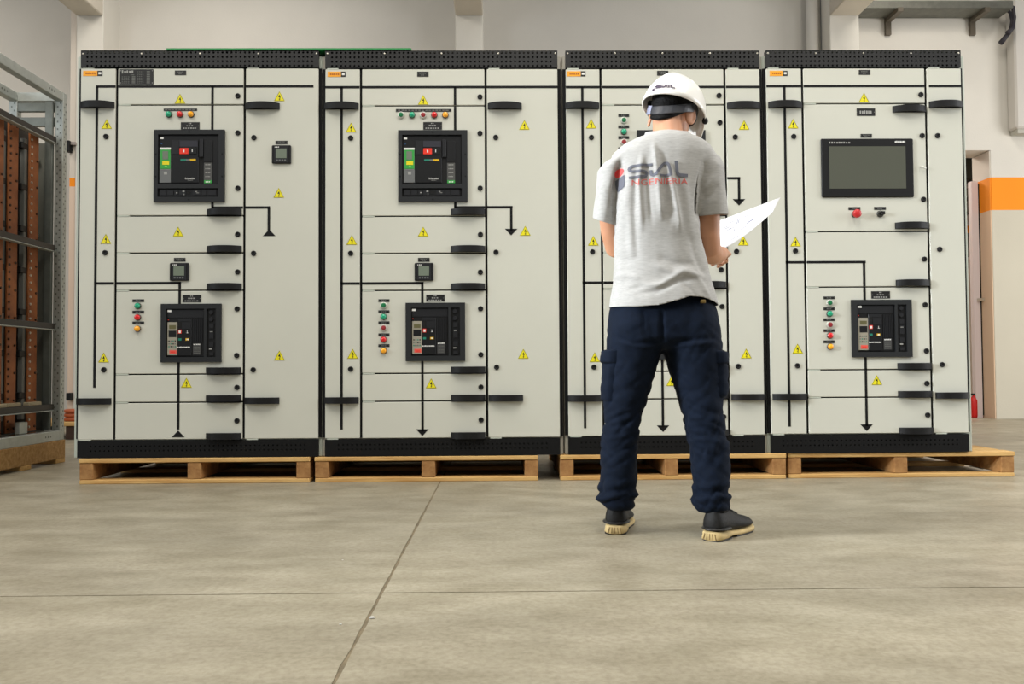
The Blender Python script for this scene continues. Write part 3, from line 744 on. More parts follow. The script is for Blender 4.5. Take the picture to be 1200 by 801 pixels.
zt, zb = zdoor(230, 80.3, 514.3)
C1 = dict(cols=(92.1, 135.3, 286, 373.6), ztop=zt, zbot=zb, edges=(.026, .0150), label='leftmost grey switchgear cabinet with small meters beside and below its upper breaker',
  rows=(122.9, 252.8, 296.3, 340.1, 438.3, 471.2),
  locks=[(278.8, 112.5), (278.8, 155.7), (278.8, 220.5), (278.6, 274.5), (278.5, 318.5), (278, 361.7), (277.5, 416.2), (277.8, 453.7), (277.8, 492.7), (124.3, 160), (123.3, 296), (121.8, 433), (297.7, 161.3), (297.3, 296.7), (296.8, 433)],
  handles=[(242, 284, 245, 252.3), (242, 284, 288, 295.7), (242, 284, 332, 339.5), (241, 283, 430, 437.8), (241, 283, 462.5, 470.4), (241, 283, 507, 514.5), (94, 134, 119.5, 127.5), (89, 131, 466.8, 473.3), (287, 328.5, 121, 128.5), (286, 328, 466, 472.5)],
  signs=[(125, 145), (124, 279.5), (121.5, 418.5), (327.5, 112.5), (326.7, 225.5), (327.5, 416), (211, 115.5), (208.8, 271), (218.5, 448)],
  mimic=[(114, 101, 366, 101.4), (114, 101, 110.5, 454), (113, 331.5, 210.5, 331.7), (210.7, 331, 210.5, 357), (209.3, 423, 208.8, 503), (249, 101, 249, 154), (249, 236, 249, 244), (249, 243, 315, 243), (315.2, 243, 315, 270)],
  arrows=[(208.8, 508, True), (315.5, 272.5, True)],
  ba=[(181, 264, 152.5, 237)], bb=[(189, 260, 355.7, 424.5)], meters=[(199.5, 222, 308, 329), (319, 341.5, 170.5, 192)],
  lamps=[(198.2, 134.2, 'G'), (211.2, 134.2, 'R'), (224.2, 134.2, 'A'), (161.8, 358.3, 'G'), (161.7, 371.7, 'R'), (161.5, 385, 'A')], nl=3,
  plates=[(212, 234, 143.2, 151.7, 'n'), (214, 236, 345.2, 354, 'n'), (205, 218.2, 82.7, 88, 's'), (140.5, 180, 81.2, 99, 'B'), (192, 231, 127.2, 130, 'L'), (155.3, 169, 350.5, 353.6, 'l'), (155.3, 169, 363.9, 367, 'l'), (155.3, 169, 376.6, 379.7, 'l'), (204, 217.5, 302, 306.3, 's'), (323, 337, 165, 168.8, 's')],
  tag=(97.5, 120, 83, 89))
zt, zb = zdoor(515, 81.0, 512.6)
C2 = dict(cols=(380.5, 423, 570, 655.4), ztop=zt, zbot=zb, edges=(.0150, .0165), label='second grey switchgear cabinet from the left with five lamps over its breaker',
  rows=(124, 253.2, 296.7, 340, 437.2, 469.8),
  locks=[(562.5, 113.7), (562.5, 156.2), (562.7, 220.5), (563, 274.7), (563, 318.7), (563.2, 361.5), (563.5, 415.2), (563.6, 453.2), (563.8, 491.7), (411, 161.7), (411, 296.7), (411, 432.2), (581, 161), (581.3, 295.5), (582, 430)],
  handles=[(528.7, 568, 244.5, 252.2), (528.7, 568, 288, 295.7), (528.7, 568, 332, 339.4), (529, 568.5, 429, 436.9), (529, 568.5, 462, 469.5), (529, 568.5, 506, 513.7), (380.5, 420, 121, 128.7), (379.8, 420.5, 465.7, 472), (572, 611, 121, 128.5), (573, 612.5, 463, 469.5)],
  signs=[(411.5, 149), (412.3, 280.7), (413.3, 414), (614.5, 146), (615.5, 270), (613.3, 414), (496, 116.7), (496, 271), (505.3, 448.7)],
  mimic=[(378, 102, 657, 102), (400.2, 102, 400.4, 503), (401, 331.7, 494.7, 331.8), (494.9, 331, 494.9, 356), (495, 422, 495.2, 505), (533.2, 102, 533.4, 155), (533.5, 235, 533.5, 243.5), (533.5, 242.7, 599.3, 242.7), (599.3, 242.7, 599, 270)],
  arrows=[(495, 506.5, False), (599, 271.8, False)],
  ba=[(467, 547.7, 153, 236.7)], bb=[(475.7, 545, 354.5, 423)], meters=[(486, 508, 308, 329)],
  lamps=[(470, 135, 'g'), (483, 135, 'G'), (496, 135, 'r'), (509, 135, 'R'), (522, 135, 'A'), (449.7, 357.7, 'g'), (449.7, 371, 'G'), (449.7, 384, 'r'), (449.7, 397.7, 'R'), (449.7, 410.7, 'A')], nl=5,
  plates=[(489, 502.2, 84, 89.8, 's'), (496, 518, 143, 151.8, 'n'), (499.5, 521, 345, 353, 'n'), (464, 529, 127.7, 130.9, 'L'), (490, 503.5, 302, 306.5, 's')]+[(443.5, 456.5, y-1.6, y+1.6, 'l') for y in (352, 365, 378, 392, 404.7)],
  tag=(384, 405, 84, 90))
zt, zb = zdoor(776, 81.0, 509.9)
C3 = dict(cols=(664, 705.7, 852, 893.8), ztop=zt, zbot=zb, edges=(.0165, .015), label='third grey switchgear cabinet, mostly hidden behind the standing worker',
  rows=(122.9, 252.5, 295.5, 338, 435, 467.2),
  locks=[(842.5, 112), (843.5, 143.7), (844.3, 219), (845, 273), (845, 316), (846, 359), (847, 413), (847, 450), (848, 488), (693, 161), (694.3, 295), (696, 430), (861.5, 160.5), (863, 294.5), (865, 429)],
  handles=[(809, 850, 243, 251), (809, 850, 286.5, 294.5), (810, 851, 329.5, 337.5), (813, 853.5, 427, 434.5), (813, 854, 459, 466.7), (814, 854.5, 503, 510), (662.5, 702, 120.5, 128), (666, 705.5, 463.5, 469.5), (852, 891, 120.5, 128), (857, 897, 462, 468)],
  signs=[(692.7, 144.5), (695.3, 281.7), (697, 418), (872, 146), (871, 281.5), (874.5, 413.7), (776, 271), (787, 446)],
  mimic=[(660, 102, 893, 101.8), (682, 102, 686, 501.5), (684, 330.8, 776, 330.8), (776, 330.8, 776, 355), (776.2, 419, 776.8, 500), (814, 101.8, 814.5, 155), (814.5, 235, 814.7, 243), (848, 208.8, 866, 208.8), (866, 208.8, 866, 235)],
  arrows=[(777, 502, False), (866, 237, False)],
  ba=[(747, 826, 153, 236.5)], bb=[(757.5, 826.5, 352.5, 421)],
  lamps=[(731, 141, 'g'), (731, 154.5, 'G'), (731, 166.7, 'r'), (731.3, 180, 'R'), (731.5, 193, 'A')], nl=5,
  plates=[(770, 783, 83, 88.5, 's')]+[(724.5, 737.3, y-1.6, y+1.6, 'l') for y in (135.2, 148.6, 161.2, 174.2, 187.2)],
  tag=(664.5, 686, 83.5, 89.5))
zt, zb = zdoor(1014, 80.2, 507.5)
C4 = dict(cols=(900.4, 943.5, 1089, 1131.4), ztop=zt, zbot=zb, edges=(.015, .027), label='rightmost grey switchgear cabinet with a wide touch screen in its door',
  rows=(121.4, 271.2, 336.1, 433, 465.3),
  locks=[(1079, 111), (1080.5, 159), (1082, 233.5), (1083, 303.5), (1084, 357), (1085.5, 411), (1086, 449), (1087, 486), (930, 160), (932, 294), (934.4, 428.3), (1098.5, 159), (1101, 292), (1104, 427)],
  handles=[(1045, 1086, 124, 132.5), (1048, 1089, 260.5, 268.3), (1049, 1090, 327.5, 335.2), (1051, 1092, 425, 432.3), (1052, 1092.5, 458, 465), (1053, 1094, 501, 507.5), (900, 940, 119.3, 127), (905, 945.5, 461.6, 467.7), (1088, 1128.5, 119, 126.7), (1095.5, 1136.5, 460, 466.2)],
  signs=[(929.5, 144.5), (932.3, 282.7), (934.7, 408), (1012.5, 114), (1027.5, 444.8)],
  mimic=[(897, 100.9, 1085, 100.8), (1090, 100.8, 1130, 100.8), (919.3, 101, 925, 499.5), (922, 307, 1013, 307), (1012.8, 307, 1012.8, 353), (1014.6, 417, 1015.3, 499)],
  arrows=[(1015.6, 500.8, False)],
  bb=[(998, 1067, 351, 418.4)],
  lamps=[(972, 354.7, 'g'), (972, 367.5, 'G'), (972.3, 380.3, 'r'), (972.5, 393, 'R'), (972.7, 406, 'A')], nl=5,
  plates=[(1006.4, 1019.7, 82, 87.7, 's'), (1004, 1025.3, 127, 135.7, 'N'), (1008.5, 1021.5, 157, 161.2, 's'), (994.3, 1008, 242.5, 245.9, 'l'), (1024.3, 1038, 242.3, 245.7, 'l'), (1021, 1042.7, 341, 349.6, 'n')]+[(965, 978, y-1.6, y+1.6, 'l') for y in (348.8, 361.6, 374.4, 387.2, 400.2)],
  tag=(902, 922.7, 83, 89))
cabs = [cabinet(s) for s in (C1, C2, C3, C4)]
# touch screen, mushroom button, selector and hook on the rightmost cabinet
c4, at4 = cabs[3]
A, B, f = rect_fn(962.3, 1069, 162.7, 231.5)
ts = bx(f, 0, 1, 0, 1, -.012, 0, 0, None, .005).build('touch_panel', BLACKP, c4); ts['label'] = 'wide black framed touch panel with grey screen'
bx(f, .085, .912, .135, .855, -.0135, -.0119).build('screen', SCREEN, ts)
b = MB(); x_0, x_1, z_0, z_1 = f(.085, .32, .055, .085); marks(b, x_0, x_1, z_0, z_1, -.0125, 0, 9, 4); b.build('grey_lettering', GREYT, ts)
b = MB(); x_0, x_1, z_0, z_1 = f(.80, .915, .04, .075); marks(b, x_0, x_1, z_0, z_1, -.0125, 0, 8, 6); b.build('white_lettering', WHITE, ts)
p = U(1001.3, 251.3); d = at4(p.x, p.z)
b = MB().lathe((p.x, 0, p.z), [(.017, 0), (.017, -.012), (.012, -.014), (.012, -.026)], 1, 22).lathe((p.x, 0, p.z), [(.012, -.024), (.023, -.03), (.0235, -.038), (.019, -.044), (.008, -.046)], 0, 24)
b.build('mushroom_button', [mat('mushroom_red', (190, 42, 44), .35), BEZEL], d)['label'] = 'red mushroom stop button'
p = U(1031.2, 250.6); b = MB().lathe((p.x, 0, p.z), [(.0185, 0), (.0185, -.007), (.016, -.01), (.008, -.01)], 1, 22).box(p.x-.004, p.x+.017, -.028, -.008, p.z-.007, p.z+.011, 0, .002)
b.build('selector_switch', [BLACKP, BEZEL], d)['label'] = 'black rotary selector switch'
p = U(1080.7, 196.5); b = MB(); b.tube([(p.x-.008, 0, p.z+.006), (p.x-.008, -.018, p.z+.004), (p.x, -.022, p.z-.006), (p.x+.01, -.018, p.z-.008), (p.x+.016, -.008, p.z-.004)], .004, 8); b.build('hook', BEZELW, d)

# green sheet lying on the first two cabinets
A, B = U(195, 58, 0), U(482, 58, 0)
tag(MB().box(A.x, B.x, -.003, .45, ZT+.005, ZT+.016, b=.002).build('green_sheet', mat('green_plastic', (20, 128, 62), .5)), 'flat green sheet lying on top of the first two cabinets', 'sheet')

# ------------------------------------------------------------------ open busbar frame at left
FX, FY1, FY0 = -2.905, 1.126, -.15
zb0 = ZP+.012
tz1 = U(75, 111, FY1).z
fr = empty('busbar_frame', (FX-.4, .5, zb0), 'open galvanised frame with copper busbars on a pallet at left', 'switchgear frame')
pw = .055
def holes_post(x0, x1, y0, y1, z0, z1, name='post', axis='z'):
    o = MB().box(x0, x1, y0, y1, z0, z1, b=.003).build(name, ZINC, fr)
    hb = MB()
    if axis == 'z':
        n = int((z1-z0-.1)/.05)
        for k in range(n):
            z = z0+.06+k*.05
            hb.box(x1-.0005, x1+.0006, y0+.015, y0+.024, z, z+.012); hb.box(x1-.0005, x1+.0006, y1-.024, y1-.015, z+.025, z+.037)
            hb.box(x0+.015, x0+.024, y0-.0006, y0+.0005, z, z+.012); hb.box(x0+.033, x0+.042, y0-.0006, y0+.0005, z+.025, z+.037)
    else:
        for y in (y0+.12, y0+.15, y0+.18, y1-.18, y1-.15, y1-.12):
            hb.box(x1-.0005, x1+.0006, y, y+.012, (z0+z1)/2-.006, (z0+z1)/2+.006)
    tag(hb.build('punched_holes', ZINCD, o), kind='stuff'); return o
XB = FX-.36
for (x0, y0) in ((FX-pw, FY1-pw), (FX-pw, FY0), (XB, FY1-pw), (XB, FY0)):
    holes_post(x0, x0+pw, y0, y0+pw, zb0, tz1)
for x0 in (FX-pw, XB):
    holes_post(x0, x0+pw, FY0+pw, FY1-pw, tz1-.06, tz1, 'top_rail', 'y')
    holes_post(x0, x0+pw, FY0+pw, FY1-pw, zb0, zb0+.065, 'bottom_rail', 'y')
for y0 in (FY1-pw, FY0):
    MB().box(XB+pw, FX-pw, y0, y0+pw, tz1-.06, tz1, b=.003).build('cross_rail', ZINC, fr); MB().box(XB+pw, FX-pw, y0, y0+pw, zb0, zb0+.065, b=.003).build('cross_rail', ZINC, fr)
for yy in (128, 145):
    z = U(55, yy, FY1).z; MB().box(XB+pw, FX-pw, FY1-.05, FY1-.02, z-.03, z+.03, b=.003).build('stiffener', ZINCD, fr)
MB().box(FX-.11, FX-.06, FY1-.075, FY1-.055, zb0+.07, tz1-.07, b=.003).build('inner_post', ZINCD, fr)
RAILM = mat('rail_dark', (44, 38, 32), .4)
for (xx, yy) in ((62, 163), (62, 290), (60, 382), (58, 477)):
    z = U(xx, yy, 1.02).z
    o = MB().box(FX-.065, FX-.030, FY0+.06, 1.05, z-.018, z+.02, b=.003).build('support_rail', RAILM, fr)
    MB().box(FX-.068, FX-.026, FY0+.06, 1.05, z-.025, z-.0185, b=.002).build('rail_lip', ZINC, o)
zc0, zc1 = U(50, 508, .95).z, U(50, 150, .95).z
for k, (ya, yb) in enumerate(((.86, .965), (.66, .765), (.46, .575), (.26, .37), (.06, .17))):
    x = FX-.10-(.02 if k % 2 else 0)
    o = MB().box(x-.012, x, ya, yb, zc0, zc1, b=.002).build('copper_busbar', COPPER, fr)
    for sgn, q in ((0, ya+.018), (1, yb-.022)):
        hb = MB(); n = 42 if sgn == 0 else 12
        for j in range(n):
            z = zc0+.05+(zc1-zc0-.1)*j/(n-1); hb.tube([(x-.001, q, z), (x+.006, q, z)], .0075, 8, 0, smooth=False)
        tag(hb.build('bolts', BOLT if (sgn == 0 and k == 0) else mat('bolt_dark', (74, 52, 38), .5, metal=.4), o), kind='stuff')
    MB().box(x-.045, x-.014, ya-.035, ya-.006, zc0+.1, zc1-.1, b=.002).build('insulator_strip', mat('insulator_grey', (116, 116, 112), .5), fr)
    for j in range(7):
        z = zc0+.25+(zc1-zc0-.4)*j/6
        MB().box(x-.045, x-.011, ya-.07, ya-.002, z-.02, z+.02, b=.004).build('bar_clamp', mat('clamp_black', (24, 22, 20), .5), fr)
    MB().box(x-.03, x+.025, ya-.02, yb+.02, U(58, 472, 1.0).z-.012, U(58, 472, 1.0).z+.012, b=.004).build('bar_support', PALEW, fr)
    MB().box(x-.03, x+.03, ya-.03, yb+.03, zc0-.03, zc0, b=.004).build('bar_foot', PALEW, fr)
MB().box(XB+pw, FX-.062, FY1-.052, FY1-.046, zb0+.07, U(55, 168, FY1-.05).z).build('side_sheet', mat('sheet_grey', (122, 122, 112), .45, metal=.3), fr)
MB().box(FX-.20, FX-.192, FY0+.06, 1.05, zb0+.07, U(30, 148, .9).z).build('rear_sheet', mat('sheet_dark', (60, 52, 44), .5, metal=.3), fr)
for z in (.6, .95, 1.5, 2.0):
    b = MB().lathe((FX-.16, 1.055, z), [(.018, 0), (.02, -.02), (.012, -.035)], 0, 12); b.build('steel_knob', BOLT, fr)
MB().box(XB+.06, FX-.09, FY0+.06, 1.05, zb0+.066, zb0+.075).build('base_sheet', mat('base_dark', (58, 54, 46), .6), fr)
for y_ in (.28, .7): MB().box(FX-.09, FX-.056, y_, y_+.09, zb0+.066, zb0+.14, b=.004).build('foot_bracket', ZINC, fr)
def frame_pallet():
    root = empty('wooden_pallet', (FX-.4, .5, 0), 'pine pallet under the open busbar frame at left', 'pallet')
    x1 = FX+.004; x0 = x1-.8; y1 = FY1+.01; y0 = y1-1.35
    for k in range(6):
        a_ = y0+k*((y1-y0)-.1)/5*1.0
        MB().box(x0, x1-.024, a_, a_+.1, ZP-.012, zb0-.0005, b=.003).build('deck_board', WOODY, root)
    for x_ in (x1-.022, x0+.38, x0): MB().box(x_, x_+.022, y0, y1, .028, zb0-.0005 if x_ == x1-.022 else ZP-.0125, b=.003).build('stringer', WOODE if x_ != x1-.022 else WOOD, root)
    for k in range(4):
        a_ = y1-.115-k*.41
        MB().box(x0, x1, a_, a_+.115, 0, .0275, b=.003).build('bottom_board', WOODY, root)
frame_pallet()
# copper coils on a far pallet, glimpsed between frame and cabinet
a = U(79, 494, 3.0)
pf = empty('wooden_crate_base', (a.x, 3.1, 0), 'low timber stand far behind between frame and first cabinet', 'stand')
MB().box(a.x-.5, a.x+.6, 2.95, 3.7, a.z-.035, a.z, b=.004).build('top_board', WOODY, pf)
for dx in (-.45, 0, .5): MB().box(a.x+dx, a.x+dx+.08, 2.97, 3.68, 0, a.z-.036, b=.004).build('block', mat('dark_timber', (60, 38, 24), .8), pf)
q = MB()
for j in range(3): q.tube([(a.x+.02+.10*math.cos(t), 3.14+.10*math.sin(t), a.z+.018+.036*j) for t in np.linspace(0, 2*math.pi*.999, 20)], .016, 8)
tag(q.build('copper_coil', mat('coil_copper', (170, 84, 44), .5, metal=.2), base=True), 'brown copper coil on the far timber stand', 'coil')
# small debris on the floor
for (x, y, s, lb) in ((436, 724.5, .008, 'larger white scrap beside the floor joint near the front'), (399, 731.5, .004, 'tiny white crumb left of the front floor joint'), (401.5, 656, .003, 'tiny pale speck on the floor mid left')):
    p = FL(x, y); q = MB(); q.ellipsoid((p.x, p.y, s*.35), (s, s*.6, s*.35), None, 0, 8, 5); tag(q.build('paper_scrap', WHITE), lb, 'debris')

# ------------------------------------------------------------------ the worker
YP = -1.535
SKIN = mat('skin', (196, 142, 110), .5, var=.05, scale=6)
HAIR = mat('black_hair', (9, 8, 8), .7, spec=.2, bump=.4, bscale=140)
SHIRT = mat('heather_grey_cotton', (172, 171, 168), .9, var=.07, scale=70, stretch=(.6, .6, 3), bump=.06, bscale=300)
TROU = mat('navy_work_cloth', (6, 18, 35), .9, var=.12, scale=60, spec=.2, bump=.08, bscale=260)
person = empty('person', (.6, -1.5, 0), 'person in white helmet, grey printed shirt and navy cargo trousers, reading a sheet', 'person')
def remesh(mb, voxel, name, smooth=4):
    me = mb.mesh(name+'_src', SKIN); o = bpy.data.objects.new('tmp', me); COL.objects.link(o)
    r_ = o.modifiers.new('r', 'REMESH'); r_.mode = 'VOXEL'; r_.voxel_size = voxel; r_.use_smooth_shade = True
    if smooth: s = o.modifiers.new('s', 'SMOOTH'); s.factor = .5; s.iterations = smooth
    dg = bpy.context.evaluated_depsgraph_get(); dg.update()
    out = bpy.data.meshes.new_from_object(o.evaluated_get(dg)); out.name = name
    bpy.data.objects.remove(o); bpy.data.meshes.remove(me)
    return out
def getco(me):
    a = np.empty(len(me.vertices)*3); me.vertices.foreach_get('co', a); return a.reshape(-1, 3)
def getno(me):
    a = np.empty(len(me.vertices)*3); me.vertices.foreach_get('normal', a); return a.reshape(-1, 3)
def setco(me, a): me.vertices.foreach_set('co', a.ravel()); me.update()
def place(me, name, mt, parent):
    me.materials.clear()
    for m_ in (mt if isinstance(mt, (list, tuple)) else [mt]): me.materials.append(m_)
    a = getco(me); c = Vector((a.min(0)+a.max(0))/2); setco(me, a-np.array(c))
    me.polygons.foreach_set('use_smooth', [True]*len(me.polygons))
    return inst(name, me, c, parent)
def ring(xl, xr, z, yc, hd, n=40, e=2.5):
    cx_, hx = (xl+xr)/2, (xr-xl)/2; out = []
    for i in range(n):
        t = 2*math.pi*i/n; c, s = math.cos(t), math.sin(t)
        out.append((cx_+hx*math.copysign(abs(c)**(2/e), c), yc+hd*math.copysign(abs(s)**(2/e), s), z))
    return out
def rows_loft(mb, rows, n=40, e=2.4):
    rs = []
    for (y, l, r_, hd, yc) in rows:
        A, B = U(l, y, yc), U(r_, y, yc); rs.append(ring(A.x, B.x, (A.z+B.z)/2, yc, hd, n, e))
    mb.rings(rs)
# --- shirt
sb = MB()
TORSO = [(155.5, 766, 799, .050, -1.555), (159, 757, 808, .068, -1.556), (163.5, 744, 820, .084, -1.556), (171, 729, 831, .097, -1.552), (182, 717, 838, .110, -1.546), (200, 716, 832, .120, -1.54),
               (225, 717, 823, .128, -1.535), (255, 718.5, 817.5, .128, -1.532), (285, 720, 819, .122, -1.53), (310, 720, 826.5, .124, -1.53), (330, 719, 832.5, .130, -1.53), (345, 716, 837, .140, -1.53), (357, 714, 840, .145, -1.53), (372, 713, 841, .147, -1.53)]
rows_loft(sb, TORSO, e=2.3)
def P3(x, y, Y): return U(x, y, Y)
sleeveL = [(P3(728, 185, -1.545), (.062, .067)), (P3(717.5, 196, -1.54), (.055, .075)), (P3(713, 220, -1.53), (.044, .074)), (P3(709, 240, -1.515), (.041, .070)), (P3(707, 258, -1.505), (.040, .068)), (P3(705, 276, -1.49), (.040, .066))]
sleeveR = [(P3(823, 185, -1.55), (.064, .068)), (P3(830, 197, -1.545), (.055, .077)), (P3(832, 220, -1.54), (.054, .076)), (P3(833.5, 240, -1.535), (.057, .072)), (P3(834.5, 252, -1.53), (.058, .070)), (P3(836, 272, -1.52), (.058, .068))]
for sl in (sleeveL, sleeveR):
    rs = []
    for (c, (hx, hy)) in sl: rs.append([(c.x+hx*math.cos(t), c.y+hy*math.sin(t), c.z+(.3*hx*math.cos(t)*(1 if sl is sleeveL else 0))) for t in np.linspace(0, 2*math.pi, 24, endpoint=False)])
    sb.rings(rs)
sm = remesh(sb, .0065, 'tshirt', 6)
def poly_dist(p, pts):
    best = np.full(len(p), 1e9); tt = np.zeros(len(p)); L = 0; acc = []
    seg = [(np.array(pts[i], float), np.array(pts[i+1], float)) for i in range(len(pts)-1)]
    tot = sum(np.linalg.norm(b-a) for a, b in seg); cum = 0
    for a, b in seg:
        d = b-a; l = np.linalg.norm(d); t = np.clip(((p-a)@d)/(l*l), 0, 1)
        ds = np.linalg.norm(p-(a+t[:, None]*d), axis=1); k = ds < best
        best[k] = ds[k]; tt[k] = (cum+t[k]*l)/tot; cum += l
    return best, tt
def fold(me, folds, back=True):
    co = getco(me); no = getno(me); q = prj(co); dsp = np.zeros(len(co))
    for pts, wd_, amp in folds:
        d, t = poly_dist(q, pts); dsp += amp*np.exp(-(d/wd_)**2)*np.clip(np.minimum(t, 1-t)*5+.25, 0, 1)
    k = (no[:, 1] < .25).astype(float)*(1-.75*np.exp(-((q[:, 1]-358)/9)**2))
    co += no*(dsp*k)[:, None]; setco(me, co)
fold(sm, [([(752, 182), (749, 215), (752, 268)], 3.2, .009), ([(766, 168), (770, 200), (775, 255)], 3.2, .012), ([(783, 195), (790, 225), (797, 268)], 3, .011), ([(800, 205), (806, 240), (812, 285)], 4.5, .005),
          ([(758, 185), (760, 215), (764, 262)], 3, -.006), ([(777, 180), (781, 215), (786, 262)], 3, -.006), ([(740, 195), (737, 235), (740, 300)], 5, .006), ([(745, 205), (743, 250), (746, 300)], 3, -.004),
          ([(727, 190), (722, 212), (721, 264)], 3, -.018), ([(733, 215), (727, 280), (727, 345)], 5, .006), ([(825, 190), (821, 212), (815.5, 256)], 3, -.018), ([(813, 235), (818, 275), (830, 320)], 4, .006),
          ([(808, 275), (815, 300), (826, 325)], 3, -.005), ([(752, 338), (775, 333), (800, 318), (830, 325)], 3.5, .007), ([(745, 343), (770, 341), (795, 328), (815, 326)], 3, -.006), ([(735, 340), (750, 336), (768, 338)], 2.5, -.005),
          ([(770, 300), (790, 308), (818, 310)], 4, -.004), ([(765, 310), (790, 318), (815, 315)], 4, .004), ([(810, 318), (822, 332), (832, 350)], 2.5, .005), ([(800, 330), (812, 340), (818, 352)], 2.5, -.004),
          ([(722, 300), (735, 305), (750, 300)], 4, -.003), ([(720, 325), (735, 322), (752, 326)], 3, .004), ([(703, 215), (710, 225), (716, 232)], 3, .004), ([(700, 232), (708, 240), (716, 242)], 3, -.003), ([(838, 205), (832, 215), (824, 222)], 2.5, .004), ([(843, 215), (834, 228), (824, 236)], 3, -.004)])
co = getco(sm)
nz = np.array([noise.noise((c[0]*16, c[1]*16, c[2]*7)) + .4*noise.noise((c[0]*34, c[1]*34, c[2]*18)) for c in co])
co += getno(sm)*(nz*.0018)[:, None]; setco(sm, co)
# cut the hems
def hemz(x):
    xs = [U(v, 356, YP).x for v in (700, 716, 740, 765, 785, 800, 815, 828, 838, 850)]
    zs = [U(775, v, YP-.13).z for v in (356.5, 357, 358.5, 357, 351.5, 346.5, 347.5, 351, 355, 356)]
    return np.interp(x, xs, zs)
bm = bmesh.new(); bm.from_mesh(sm)
for v in bm.verts: v.co.z -= float(hemz(v.co.x))
bmesh.ops.bisect_plane(bm, geom=bm.verts[:]+bm.edges[:]+bm.faces[:], plane_co=(0, 0, 0), plane_no=(0, 0, -1), clear_outer=True)
for v in bm.verts: v.co.z += float(hemz(v.co.x))
def cut_sleeve(p, nrm, test):
    fs = [f_ for f_ in bm.faces if test(f_.calc_center_median())]
    ge = set(fs)
    for f_ in fs: ge.update(f_.edges); ge.update(f_.verts)
    bmesh.ops.bisect_plane(bm, geom=list(ge), plane_co=p, plane_no=nrm, clear_outer=True)
pl, pr = U(707, 259, -1.505), U(834, 252.5, -1.53)
xl_ = U(719.5, 260, -1.5).x; xr_ = U(816.5, 255, -1.53).x
cut_sleeve(pl, Vector((-.30, .25, -1)).normalized(), lambda c: c.x < xl_+.006 and c.z < pl.z+.05 and c.z > pl.z-.10 and (c.x < xl_-.004))
cut_sleeve(pr, Vector((.06, .12, -1)).normalized(), lambda c: c.x > xr_ and c.z < pr.z+.05 and c.z > pr.z-.085)
bmesh.ops.delete(bm, geom=[v for v in bm.verts if not v.link_faces], context='VERTS')
# side panels of the shirt under the arms
ib = MB(); rows_loft(ib, TORSO, e=2.3); im = remesh(ib, .008, 'side_panels', 4)
ic = getco(im)-getno(im)*.004; n0 = len(bm.verts); nvl = [bm.verts.new(c) for c in ic]
xa_, xb_ = U(727, 250, YP).x, U(811, 250, YP).x; za_, zb_ = U(775, 300, YP).z, U(775, 196, YP).z
for p_ in im.polygons:
    c = np.mean([ic[i] for i in p_.vertices], axis=0)
    if (c[0] < xa_ or c[0] > xb_) and za_ < c[2] < zb_:
        f_ = bm.faces.new([nvl[i] for i in p_.vertices]); f_.smooth = True
bmesh.ops.delete(bm, geom=[v for v in bm.verts if not v.link_faces], context='VERTS')
bm.to_mesh(sm); bm.free(); sm.update()
shirt_bvh = BVHTree.FromPolygons([v.co[:] for v in sm.vertices], [p.vertices[:] for p in sm.polygons])
shirt = place(sm, 'tshirt', SHIRT, person); shirt['label'] = 'heather grey cotton t-shirt with printed back'
so_ = shirt.modifiers.new('solid', 'SOLIDIFY'); so_.thickness = .0025; so_.offset = -1

# --- printed logo on the shirt back
INK = mat('print_grey', (92, 94, 104), .8); INKR = mat('print_red', (226, 78, 76), .8); INKL = mat('print_red_thin', (196, 92, 84), .8)
def ribbon(pts, hw_, step=.6):
    pts = [np.array(p, float) for p in pts]; q = [pts[0]]
    for a, b in zip(pts[:-1], pts[1:]):
        n = max(1, int(np.linalg.norm(b-a)/step))
        q += [a+(b-a)*k/n for k in range(1, n+1)]
    vs = []; fs = []
    for i, p in enumerate(q):
        t = q[min(i+1, len(q)-1)]-q[max(i-1, 0)]; t = t/np.linalg.norm(t); n_ = np.array([-t[1], t[0]])*hw_
        vs += [p+n_, p, p-n_]
    for i in range(len(q)-1): fs += [(3*i, 3*i+1, 3*i+4, 3*i+3), (3*i+1, 3*i+2, 3*i+5, 3*i+4)]
    return vs, fs
def disc(c, a, b, ang, k=5, n=24):
    vs = [np.array(c, float)]; fs = []
    for j in range(1, k+1):
        for i in range(n):
            t = 2*math.pi*i/n; x_, y_ = a*j/k*math.cos(t), b*j/k*math.sin(t)
            vs.append(np.array([c[0]+x_*math.cos(ang)-y_*math.sin(ang), c[1]+x_*math.sin(ang)+y_*math.cos(ang)]))
    fs += [(0, 1+i, 1+(i+1) % n) for i in range(n)]
    for j in range(1, k): fs += [(1+(j-1)*n+i, 1+j*n+i, 1+j*n+(i+1) % n, 1+(j-1)*n+(i+1) % n) for i in range(n)]
    return vs, fs
def grid_quad(l, r_, k=8):   # two polylines joined
    vs = []; fs = []
    for a, b in zip(l, r_):
        for j in range(k+1): vs.append(np.array(a, float)+(np.array(b, float)-np.array(a, float))*j/k)
    for i in range(len(l)-1): fs += [(i*(k+1)+j, i*(k+1)+j+1, (i+1)*(k+1)+j+1, (i+1)*(k+1)+j) for j in range(k)]
    return vs, fs
def z2(px_, py_): return (690+px_/6.676, 150+py_/6.676)      # crop pixels -> photo pixels
